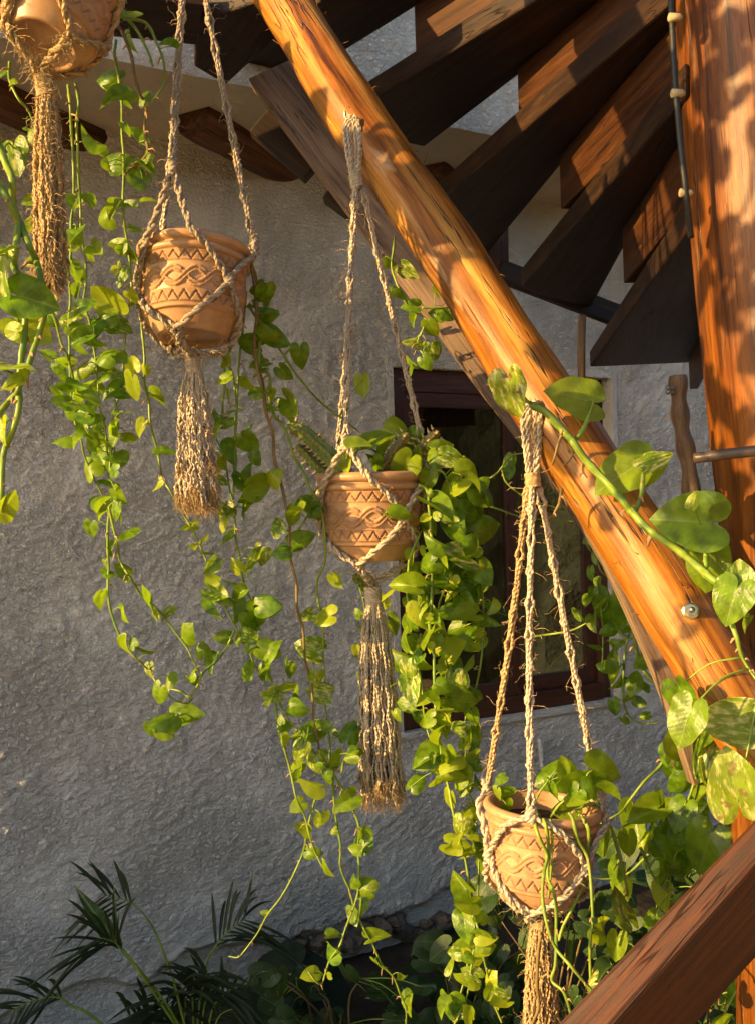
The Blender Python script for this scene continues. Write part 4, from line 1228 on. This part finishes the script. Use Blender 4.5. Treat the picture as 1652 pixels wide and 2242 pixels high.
p.leaves('k', '300,10,115,*,v 370,210,160,200,y 470,170,155,90,v 410,80,125,*,v 560,60,145,-80,y 640,30,95,*,d 310,160,105,*,v 285,340,95,* 575,320,150,150 430,430,120,90,v 320,480,110,-140,y 375,620,95,0,d 470,720,115,70,y 655,590,155,140 690,500,80,50,d '
 '685,840,140,200 635,1000,115,70 500,1120,85,* 505,1200,105,190,d 765,1125,135,-20 770,1300,110,60 920,1360,65,* 965,1540,150,100,v 415,1360,65,*')
p.leaves('f', '60,240,105,*,d 115,385,125,0,d 140,540,160,20,d 300,640,150,90,dF 215,740,115,*,d 260,940,165,*, 240,970,110,* 80,310,95,*,d 310,1550,125,* 245,1600,125,* 140,890,75,*,y 690,820,140,80,y 390,1570,90,*')
p.fill(38, 15, 42, (650, 2241))
p.finish()

# ---- plant of the third pot: dense cascade
random.seed(23)
p = Plant('pothos_plant', P(850, 1050, 1.86), 'dense pothos cascade pouring from the pot with succulents to the bottom edge')
p.begin()
p.stem('f', '780,1330 760,1220 700,1190 640,1200', 1.84, 1.76); p.stem('f', '880,1340 900,1260 960,1200 1040,1200', 1.86, 1.86)
p.stem('f', '980,1340 1060,1320 1150,1330 1190,1400 1220,1500 1240,1600 1290,1700', 1.80, 1.82)
p.stem('h', '1010,-90 1060,-60 1075,60 1085,200 1100,320 1090,450 1090,600 1075,740 1100,900 1105,1060 1110,1220 1125,1360 1145,1500 1150,1560 1160,1610 1190,1730 1210,1840 1245,2000 1285,2140 1310,2280 1335,2410 1355,2520 1380,2650 1410,2790 1445,2930 1470,3040 1510,3140', 1.78, 1.76, .0034, .002)
p.stem('h', '1020,200 960,340 950,420 940,560 965,700 970,870 1000,980 1030,1100 1040,1250 1060,1370 1100,1500 1120,1620', 1.80, 1.80)
p.stem('k', '1270,-60 1280,50 1310,250 1350,370 1355,500 1370,640 1370,780 1360,930 1345,1060 1340,1200 1320,1350 1300,1480 1250,1600 1220,1660', 1.80, 1.79)
p.stem('h', '1330,350 1390,560 1400,700 1395,850 1380,1000 1340,1180 1290,1320 1300,1450 1280,1600', 1.86, 1.86)
p.stem('k', '1340,1160 1310,1260 1285,1380 1255,1490', 1.80, 1.80)
p.stem('h', '1290,100 1250,300 1180,500 1130,650 1140,850 1180,1000', 1.83, 1.84); p.stem('h', '640,460 680,600 700,680 800,800 860,950', 1.93, 1.95, .0016)
p.leaves('f', '765,1130,200,-20,F 862,1060,170,-98,y 570,1240,200,125 660,1180,150,-10 990,1120,160,-110 930,1310,195,120 1070,1310,175,85,F 1060,1390,140,100,d 1150,1190,155,-20 1210,1250,160,*,v 1200,1430,240,140,yF 1320,1370,190,20 1410,1440,195,20,d '
 '1310,1580,155,20,d 1190,1580,155,*,d 810,1210,135,* 590,1290,110,*,y 1250,1310,130,* 1280,1450,130,*,d 720,1270,110,*,d 1110,1250,120,* 1000,1260,120,* 760,1290,100,*,d 960,1220,110,*,d 1330,1480,150,*,d 1390,1390,90,*')
p.leaves('h', '895,130,195,30 1410,180,215,-10,F 1250,320,225,200,vF 1225,440,165,150,d 1385,430,140,*,d 930,510,195,190,F 1235,560,200,150,v 1050,610,120,*,d 1385,580,135,* 1180,680,130,180 1040,690,180,70,y 1280,690,175,180 950,740,115,*,d 1065,800,160,170,d '
 '850,750,135,60,v 905,820,125,-90 910,930,135,200 1200,900,185,-40,y 1065,990,115,60,yb 1200,1120,205,100,vF 950,1030,135,*,v 1300,970,105,-60 970,1140,145,*,v 1260,1210,205,20,d 1010,1310,105,*,d 1150,1290,155,*,v 1100,1360,135,*,y 1130,1400,160,120,y '
 '1330,1440,135,*,d 1330,1310,125,*,d 1050,1550,180,160,dF 1190,1540,125,*,d 930,1220,115,*,d 1110,1220,125,*,d 1300,860,105,*,d 1440,650,105,* 1340,800,115,*,d 870,1300,75,* 650,910,85,*,y 660,1070,75,*,d 645,680,70,* 525,480,105,50,y 690,770,85,*,y 820,560,110,*,y '
 '1130,60,190,*,d 1300,100,170,*,d 1200,160,170,*,d 1050,150,150,*,d 1100,250,150,*,d 1350,280,140,*,d 1160,360,140,*,d 1060,400,140,*,d 1320,380,140,*,d 980,420,120,*,d 1180,480,150,*,d 1060,520,140,*,d 1320,520,140,*,d 1150,780,140,* 1240,780,140,* 1020,860,120,*,v 1100,700,120,*,d '
 '1220,1000,140,*,d 1130,1080,110,*,d 1010,950,110,* 960,880,110,* 1000,620,120,* 1290,620,120,*,d 1430,720,100,*,d 870,1100,80,*,y 900,1000,110,* 1180,1380,120,* 1260,1100,110,*,d 1250,430,110,*,d')
p.leaves('k', '1045,70,170,150,dF 1205,185,160,20,y 1300,150,95,* 1200,310,130,90,y 1290,240,115,*,v 1315,400,125,*,v 1255,470,135,*,v 1255,590,180,10,y 1345,590,115,*,d 1355,715,135,* 1255,800,150,-140,d 1310,950,180,90,y 1270,920,85,* 1285,1060,145,90,d '
 '1275,1160,125,* 1420,1130,125,0,y 1425,1190,110,0,y 1220,1310,125,-70,v 1415,1390,115,-90,y 1510,1480,110,20,v 1200,1570,190,80,F 1165,1560,120,* 1250,1565,120,* 985,190,125,-60,d 1370,190,85,* 1340,100,90,*,d 1200,60,130,*,y 1250,130,110,*')
p.leaf(*ZT('i', 130, 700), 110 * ZS, None, 'D'); p.leaf(*ZT('i', 60, 640), 110 * ZS, None, '')
p.fill(85, 18, 52, (1080, 2241), ('', 'y', 'y', 'v'))
p.finish()

# ---- plant of the lowest pot
random.seed(24)
p = Plant('pothos_plant', P(1190, 1780, 1.6), 'pothos in the lowest pot with broad leaves and thin bare dangling stems')
p.begin()
p.stem('l', '300,470 320,430 350,520 400,640 380,760 375,900 400,1050 450,1190 540,1300 650,1430 740,1540 850,1640', 1.52, 1.42, .0030, .0024)
p.stem('l', '380,420 395,470 410,600 405,760 440,860 455,960 455,1150 450,1300 430,1390 500,1460 540,1580 555,1680', 1.50, 1.50, .0030, .0024)
p.stem('l', '420,420 432,500 430,600 425,720 410,900', 1.50, 1.51, .0026)
p.stem('l', '530,380 555,420 585,540 640,640 660,760 670,900 675,1030 660,1150 660,1330 670,1420', 1.52, 1.50, .0030, .0022)
p.stem('l', '590,390 615,415 650,490 640,640 620,800 560,940 500,1060 470,1150', 1.52, 1.54, .0034, .0026)
p.stem('l', '370,960 375,1050 350,1200 340,1400 350,1550 300,1680', 1.56, 1.56, .0032, .0026, True)
p.stem('l', '360,420 330,340 350,270 400,200', 1.58, 1.56); p.stem('l', '420,410 480,330 560,280 640,250', 1.58, 1.56); p.stem('l', '120,310 105,250 100,190', 1.62, 1.60, .002)
p.stem('l', '500,400 600,350 700,330 770,440 830,600 850,700 880,830 885,880', 1.60, 1.62, .0030, .0022)
p.stem('l', '850,1000 880,1100 860,1230 850,1300', 1.6, 1.6, .002)
p.leaves('l', '410,165,205,150,F 505,110,155,-110,F 620,215,255,-25,F 745,150,250,20,dF 430,265,160,80,d 500,370,165,175,F 640,330,200,-10,F 770,265,160,20,d 100,275,95,90 165,255,100,-10 175,350,90,* 120,185,80,*,d 850,950,210,-120,v 735,1070,180,-110,y 820,1190,160,100 640,1420,140,130,v '
 '560,290,140,*,d 690,240,150,*,d')
p.finish()

# ---- vine at the left edge, nearest to the camera
random.seed(25)
p = Plant('pothos_vine', P(20, 500, 1.0), 'sunlit pothos vine hanging close to the camera at the left edge')
p.begin()
p.stem('a', '-20,830 0,880 40,990 75,1080 80,1230 130,1360 180,1480 215,1560 235,1620 255,1720 270,1870 230,2020 170,2200 130,2290 112,2350', 1.02, 1.0, .0040, .003)
p.stem('a', '-40,1060 0,1110 60,1220 110,1350 95,1500 88,1600 110,1650 150,1800 150,2000 130,2150 115,2300 115,2450 80,2580 30,2700 15,2820 10,3000 -5,3100', 1.0, 1.0, .0038, .003)
p.stem('e', '-30,1020 60,900 110,840 165,690', 1.0, 1.0, .0034)
for k in range(5):                                   # unseen strands added up and left of the view to shadow the post
    u0 = -250 - 48 * k
    q = [(u0 + random.uniform(-25, 25), v_) for v_ in range(-1500, 480, 150)]
    p.stem(None, ' '.join('%.0f,%.0f' % w for w in q), .86 + .045 * k, .90 + .045 * k, .0035, .0025)
    for (u_, v_) in q:
        for r_ in range(3):
            if random.random() < .62: p.leaf(u_ + random.uniform(-35, 35), v_ + random.uniform(-75, 75), random.uniform(85, 150), random.gauss(95, 50), '', meshes=LBIG)
p.leaves('a', '95,950,220,80,v 30,1510,160,-30,y', meshes=LBIG)
p.leaves('e', '10,190,330,90,vF 205,300,290,15,F 185,470,270,30,yF 40,710,250,-30,v 70,800,190,170,y 30,1090,160,100,yb 45,1530,190,-50,y 70,480,120,200,y 20,60,150,*,y', meshes=LBIG)
p.finish()

# ---- big-leaved vine climbing over the log and the post
random.seed(26)
p = Plant('pothos_vine', P(1652, 1400, 1.4), 'large-leaved variegated pothos vine climbing over the honey-coloured log')
p.begin()
p.stem('d', '310,930 330,940 400,980 500,1090 560,1160 640,1270 760,1400 850,1500 910,1570 1000,1670 1100,1742 1200,1812 1320,1912 1400,1982 1500,2042 1680,2120', 1.54, 1.34, .0062, .0058)
p.stem('i', '1470,640 1490,690 1540,830 1580,960 1680,1110', 1.36, 1.34, .0055)
p.stem('d', '655,990 610,1090 565,1145', 1.50, 1.50, .0034, .004); p.stem('d', '980,1330 965,1480 930,1570', 1.46, 1.45, .0034, .004); p.stem('d', '330,930 270,900 220,830', 1.53, 1.52, .003, .003)
p.stem('i', '1352,340 1355,400 1330,420', 1.40, 1.40, .0034, .004); p.stem('i', '1357,230 1355,400', 1.42, 1.40, .0036, .004)
for a_ in ('490,1110 470,1160 445,1250 430,1290', '560,1200 535,1260 500,1290', '870,1560 830,1600 805,1640', '490,1440 475,1520 445,1580 455,1600'):
    p.stem('d', a_, 1.50, 1.52, .0030, .0014, True)
p.leaves('d', '190,870,285,78,vbF', meshes=[LBIG[1]]); p.leaves('d', '560,880,340,195,F', meshes=[LBIG[0]]); p.leaves('d', '860,1340,400,150,F 1060,1255,230,-30,v', meshes=[LBIG[0]]); p.leaves('d', '1290,1500,110,-70,y')
p.leaves('i', '1240,125,400,185,F', meshes=[LBIG[1]]); p.leaves('i', '1360,400,330,95,dF 1560,480,250,-90,vF 1510,620,280,110,F', meshes=LBIG)
p.leaves('i', '1495,1330,360,185,vF', meshes=[LBIG[0]]); p.leaves('i', '1230,1345,310,110,F 1230,1185,240,60,F', meshes=LBIG)
p.leaves('l', '1520,195,400,-100,vF', meshes=[LBIG[0]]); p.leaves('i', '1590,740,110,120,b')
p.finish()

# ---- small vine dangling behind the log from the staircase plank
random.seed(27)
p = Plant('pothos_vine', P(915, 800, 2.1), 'small pothos vine dangling beside the plank above the window corner')
p.begin()
p.stem('f', '870,-80 860,0 850,100 880,200 930,310 1000,380 1060,430 1010,530 1020,600 1060,640', 2.05, 2.05, .0028, .0018)
p.stem('f', '1210,340 1150,400 1060,440 1020,520', 2.05, 2.05, .002); p.stem('f', '1030,345 1130,350 1200,345', 2.04, 2.04, .003)
p.stem('f', '1060,690 1000,700 960,690', 2.05, 2.05, .0016)
p.leaves('f', '830,60,95,10 955,130,130,40,v 885,255,130,10,d 960,340,115,180,d 1120,255,80,* 1120,365,115,200 985,420,85,120 1090,475,110,60 965,535,105,165,v 1090,620,120,80,v 1055,680,100,*,d 960,680,95,-150 955,750,95,110 1190,390,90,*,d')
p.finish()

# ---- shaded small-leaved vine behind the log, by the right side of the window
random.seed(28)
p = Plant('pothos_vine', P(1280, 1500, 2.2), 'small-leaved shaded vine hanging behind the log at the right of the window')
p.begin()
p.stem('i', '630,200 650,240 690,300 720,420 790,480', 2.2, 2.15, .003); p.stem('i', '990,640 960,700 900,800 870,900 860,1050 860,1200 890,1290 960,1340 1070,1340', 2.1, 2.15, .0034)
p.stem('i', '985,650 940,780 930,850 960,980 1030,1080 1150,1160', 2.1, 2.05, .005, .004); p.stem('i', '320,820 430,805 520,790 600,760 720,680 760,640', 2.3, 2.2, .003)
p.stem('d', '-80,1430 0,1400 100,1340 180,1240 260,1220', 2.1, 2.0, .0026); p.stem('d', '-140,1460 0,1520 120,1560 240,1600 420,1625 560,1630', 2.1, 2.1, .0026); p.stem('d', '130,1320 160,1400 260,1480 330,1510 500,1560', 2.1, 2.1, .0026)
p.stem('i', '700,480 715,600 735,760 735,920 730,1000', 2.2, 2.2, .002); p.stem('i', '830,780 880,830 950,820 980,740', 2.1, 2.1, .004); p.stem('i', '1080,870 1000,930 1050,1050 1180,1000', 2.06, 2.06, .0024)
p.leaves('d', '190,1295,135,100 185,1340,90,*')
p.leaves('i', '655,440,85,* 720,510,85,100 680,570,85,* 640,600,75,* 595,685,85,*,v 680,740,95,* 715,620,85,* 730,640,105,* 790,670,280,85,F 860,770,75,*,d 760,790,95,* 675,895,95,200 735,1005,85,* 800,950,120,-90 810,1030,105,* 810,1100,105,*,d 930,1080,120,-80 960,1130,125,* '
 '905,1140,90,* 890,1200,75,*,d 960,1210,65,*,d 815,1245,90,80 985,1295,65,*,d 870,1330,65,*,d 955,980,95,*,d 650,230,90,* 690,260,80,* 700,350,80,* 640,250,110,100 840,860,60,* 760,1000,70,*,d 790,880,80,*,d')
p.finish()

# ---- leafy mass at the foot of the post
random.seed(29)
p = Plant('pothos_plant', P(1560, 2000, 2.0), 'tangle of half-shaded pothos leaves growing round the foot of the post')
p.begin()
p.stem('l', '1170,-90 1130,0 1080,100 980,200 880,330 840,380 720,450', 1.9, 1.85, .004); p.stem('l', '720,370 780,470 820,600 850,700 880,830', 1.8, 1.8, .003)
p.stem('l', '1240,-60 1250,100 1280,200 1240,330 1210,480', 1.8, 1.8, .004); p.stem('l', '1390,300 1330,370 1250,490 1220,600', 1.75, 1.75, .004); p.stem('l', '1110,400 1080,540 1000,640 880,750 760,780 670,770', 1.85, 1.9, .0032)
p.stem('l', '960,590 1010,700 1060,800 1150,880', 1.75, 1.75, .003); p.stem('i', '1380,1450 1300,1550 1250,1652', 1.72, 1.8, .003); p.stem('l', '1600,1250 1560,1400 1440,1640', 1.8, 1.8, .003)
p.leaves('l', '930,440,200,100 990,390,230,160 740,570,190,100,d 890,570,150,90,y 980,550,130,120,y 1040,500,130,*,d 1170,500,165,*,d 1130,740,230,70 1200,720,170,*,d 1350,610,330,110,dF 1320,280,190,* 1250,60,240,70,v 1340,150,200,*,v 1100,320,135,*,d 1210,230,160,*,d 1120,890,190,100,y 1010,1030,120,*,d 800,740,165,110 '
 '1200,400,200,120,d 1560,1430,330,120 1640,1230,260,* 1400,1620,170,-60 1180,120,180,*,d 1300,380,170,*,d 1190,560,150,* 1090,620,140,*,d 1250,640,180,*,d 850,840,130,*,d 1160,330,130,*', sc_=1.0)
p.leaves('i', '1220,1500,250,90 1320,1560,230,120,v 1150,1560,170,*,d 1330,1450,160,*,d')
p.finish()

# ---- dark ground plants
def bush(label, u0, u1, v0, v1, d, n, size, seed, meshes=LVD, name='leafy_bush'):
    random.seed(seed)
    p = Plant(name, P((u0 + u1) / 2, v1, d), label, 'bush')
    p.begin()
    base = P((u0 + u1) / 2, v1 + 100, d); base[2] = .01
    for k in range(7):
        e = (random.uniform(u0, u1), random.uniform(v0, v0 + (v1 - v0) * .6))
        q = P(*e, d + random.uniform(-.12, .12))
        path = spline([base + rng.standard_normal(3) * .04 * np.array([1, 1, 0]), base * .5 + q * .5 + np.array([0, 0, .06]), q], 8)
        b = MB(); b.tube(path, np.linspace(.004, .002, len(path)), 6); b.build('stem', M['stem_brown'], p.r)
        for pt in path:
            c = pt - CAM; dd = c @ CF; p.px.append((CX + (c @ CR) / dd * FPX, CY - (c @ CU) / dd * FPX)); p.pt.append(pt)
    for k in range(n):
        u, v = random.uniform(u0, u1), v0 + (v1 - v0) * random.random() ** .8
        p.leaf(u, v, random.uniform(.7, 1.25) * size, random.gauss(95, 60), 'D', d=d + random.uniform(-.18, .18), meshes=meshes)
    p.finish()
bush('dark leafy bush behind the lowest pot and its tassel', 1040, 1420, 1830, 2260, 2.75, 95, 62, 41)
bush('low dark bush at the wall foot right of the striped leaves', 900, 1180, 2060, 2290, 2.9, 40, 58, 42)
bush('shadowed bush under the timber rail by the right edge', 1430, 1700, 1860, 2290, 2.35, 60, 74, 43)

bush('dark leafy ground cover between the palm and the striped plant', 560, 930, 2130, 2300, 2.72, 45, 60, 44)
# broad plants at the wall foot
def blade(me_w, fold, droop, mat, n=18, stripe=False):
    V, F = [], []
    for i in range(n + 1):
        t_ = i / n
        w = me_w * (math.sin(math.pi * min(1, t_ * 1.02) ** .75) ** .9) + .002
        for j in range(-3, 4):
            x = w * j / 3
            V.append((x, t_, fold * abs(x) - droop * t_ ** 2 + .012 * math.sin(t_ * 26) * (abs(j) / 3)))
    F = [(i * 7 + j, i * 7 + j + 1, (i + 1) * 7 + j + 1, (i + 1) * 7 + j) for i in range(n) for j in range(6)]
    me = bpy.data.meshes.new('broad_blade'); me.from_pydata(V, [], F)
    me.polygons.foreach_set('use_smooth', np.ones(len(F), bool)); me.materials.append(mat)
    return me
t = NT('striped_leaf'); co = t.objc(); sp = t.n('SeparateXYZ'); t.l(co, sp.inputs[0])
ax = t.math('ABSOLUTE', sp.outputs[0])
feather = t.noise(t.mapp(co, (10, 60, 1), (0, 0, 0), (0, 0, .5)), 1.0, 3)
band = t.ramp(t.math('ADD', ax, t.math('MULTIPLY', feather, .10)), [(.055, .85), (.12, 0.0)])
M['striped'] = t.fin(t.mix(band, (.018, .05, .012), (.34, .42, .26)), .45, None, .4)
BL = [blade(.17, .4, .1, M['striped']), blade(.2, .2, .35, M['striped'])]
BD = [blade(.10, .5, .2, M['leaf_dark'])]
def place_blade(parent, me, base, tip, face, name='leaf', col=(0, 0, 0, 1), xw=1.0):
    base, tip = np.asarray(base), np.asarray(tip)
    T = tip - base; L = np.linalg.norm(T); T = T / L
    N = unit(face - T * (np.asarray(face) @ T)); X = np.cross(T, N) * xw
    m4 = Matrix(((X[0] * L, T[0] * L, N[0] * L, base[0]), (X[1] * L, T[1] * L, N[1] * L, base[1]), (X[2] * L, T[2] * L, N[2] * L, base[2]), (0, 0, 0, 1)))
    o = link(name, me, parent, m4); o.color = col
    return o
random.seed(31)
db = root('striped_leaf_plant', (P(1010, 2241, 3.0)[0], P(1010, 2241, 3.0)[1], 0), 'plant with broad dark leaves feathered white along the middle at the wall foot', 'plant')
for (a, c, d0, d1, w) in (((985, 2180), (1040, 1990), 3.0, 2.95, 1), ((1020, 2250), (985, 2120), 2.98, 2.85, 1.2), ((1040, 2200), (1085, 2010), 3.05, 3.08, 1), ((960, 2160), (815, 2165), 3.02, 2.95, .8), ((930, 2290), (850, 2210), 2.9, 2.85, 1), ((1080, 2290), (1075, 2150), 2.9, 2.8, 1.1), ((1020, 2190), (1130, 2130), 3.0, 2.95, .9)):
    place_blade(db, random.choice(BL), P(*a, d0), P(*c, d1), -CF + np.array([0, 0, .6]) + rng.standard_normal(3) * .2, xw=w)
b = MB()
for k in range(5): b.tube(spline([(db.location[0] + random.uniform(-.05, .05), db.location[1], 0), P(1000 + k * 15, 2240, 2.98), P(985 + k * 20, 2190, 3.0)], 5), .006, 7)
b.build('stem', M['stem'], db)
M['quilt'] = simple('quilted_dark_leaf', (.010, .022, .008), .75)
QL = leaf_mesh('quilted_leaf_blade', 1.05, .12, .2, .2, .1, M['quilt'], 1.0, 22, .10)
ql = root('elephant_ear', (P(650, 2241, 3.05)[0], P(650, 2241, 3.05)[1], 0), 'pair of large round dark quilted leaves low against the wall foot', 'plant')
for (u, v, ln, ang) in ((597, 2150, 125, 150), (705, 2168, 130, 20), (560, 2215, 90, 120)):
    d = 2.95; L = ln / FPX * d; T = unit(img_dir(ang) + CF * .1); N = unit(-CF * .8 + np.array([0, 0, .5]) + rng.standard_normal(3) * .1); N = unit(N - T * (N @ T)); X = np.cross(T, N); o_ = P(u, v, d) - T * L * .36
    m4 = Matrix(((X[0] * L, T[0] * L, N[0] * L, o_[0]), (X[1] * L, T[1] * L, N[1] * L, o_[1]), (X[2] * L, T[2] * L, N[2] * L, o_[2]), (0, 0, 0, 1)))
    lf = link('leaf', QL, ql, m4); lf.color = (0, 0, 0, 1)
    b = MB(); b.tube(spline([ORIG[ql.name], o_ * .5 + ORIG[ql.name] * .5 + np.array([.02, -.03, .03]), o_], 6), .005, 7); b.build('stem', M['stem'], ql)

# palm: arching fronds with single leaflets
random.seed(33)
palm = root('palm', (P(440, 2241, 2.62)[0], P(440, 2241, 2.62)[1], 0), 'small shaded palm with arching feathery fronds at the foot of the wall', 'palm')
pb = ORIG[palm.name]
def leaflet(base, d, L, w, sag):
    d = unit(d); N = unit(np.array([0, -.5, 1]) - d * (np.array([0, -.5, 1]) @ d)); X = np.cross(d, N)
    V, F = [], []
    n = 7
    for i in range(n + 1):
        t_ = i / n; c = base + d * L * t_ + np.array([0, 0, -sag * L * t_ * t_])
        ww = w * .85 * (math.sin(math.pi * (t_ * .9 + .08)) ** .8)
        V += [c - X * ww + N * ww * .4, c, c + X * ww + N * ww * .4]
    F = [(i * 3 + j, i * 3 + j + 1, (i + 1) * 3 + j + 1, (i + 1) * 3 + j) for i in range(n) for j in range(2)]
    b = MB(); b.add(V, F, np.array(V)); return b
def frond(tile, pts, d0, d1, nl, L, start=.45, w=.006, side=1.0):
    q = [ZT(tile, *x) for x in pts]
    path = spline([pb + np.array([0, 0, .0]) + rng.standard_normal(3) * .03 * np.array([1, .6, 0])] + [P(u, v, d0 + (d1 - d0) * k / len(q)) for k, (u, v) in enumerate(q)], 8)
    b = MB(); b.tube(path, np.linspace(.0042, .0012, len(path)), 6); fr = b.build('frond', M['stem'], palm)
    T, N, B = frames(path); m = len(path)
    for k in range(nl):
        f = start + (1 - start) * k / nl; i = min(m - 1, int(f * m))
        for sg in (-1, 1):
            perp = unit(np.cross(T[i], [0, -1, .25])) * sg
            d = unit(T[i] * .85 + perp * (.75 * side) + rng.standard_normal(3) * .12 + np.array([0, 0, -.12]))
            lf = leaflet(path[i], d, L * 1.0 * random.uniform(.75, 1.1) * (1 - .45 * abs(f - .75)), w, random.uniform(.15, .5)).build('leaflet', M['palm'], fr)
            lf.color = (random.uniform(0, .3), 0, 0, 1)
frond('j', [(1060, 1450), (1000, 1270), (940, 1110), (880, 1010), (800, 930), (700, 890), (620, 875)], 2.55, 2.5, 6, .17, .72)
frond('j', [(930, 1470), (800, 1290), (740, 1220), (690, 1160), (600, 1130)], 2.5, 2.4, 8, .22, .72)
frond('j', [(1200, 1560), (1240, 1300), (1300, 1180), (1390, 1080), (1480, 1020)], 2.62, 2.66, 9, .21, .60)
frond('j', [(600, 1640), (430, 1540), (350, 1490), (200, 1510), (60, 1580)], 2.5, 2.4, 9, .16, .55)
for k, (x, y) in enumerate([(980, 1500), (1080, 1400), (1170, 1350), (1300, 1400), (1390, 1440), (880, 1560), (1250, 1330), (1450, 1540), (760, 1600)]):
    frond('j', [((x + 1150) / 2, (y + 1750) / 2), (x, y)], 2.6, 2.5, 7, .17, .35, .007)
# one broad young blade among the fronds
place_blade(palm, BD[0], P(*ZT('j', 735, 1200), 2.46), P(*ZT('j', 455, 838), 2.44), -CF + np.array([.3, 0, .3]), 'young_blade', (.1, 0, 0, 1), 1.0)
place_blade(palm, BD[0], P(*ZT('j', 735, 1200), 2.46), P(*ZT('j', 650, 830), 2.46), -CF + np.array([-.3, 0, .3]), 'young_blade', (.05, 0, 0, 1), .45)
b = MB(); b.tube(spline([pb, pb * .5 + P(*ZT('j', 735, 1200), 2.46) * .5 + np.array([.03, 0, .02]), P(*ZT('j', 735, 1200), 2.46)], 6), .004, 6); b.build('stem', M['stem'], palm)
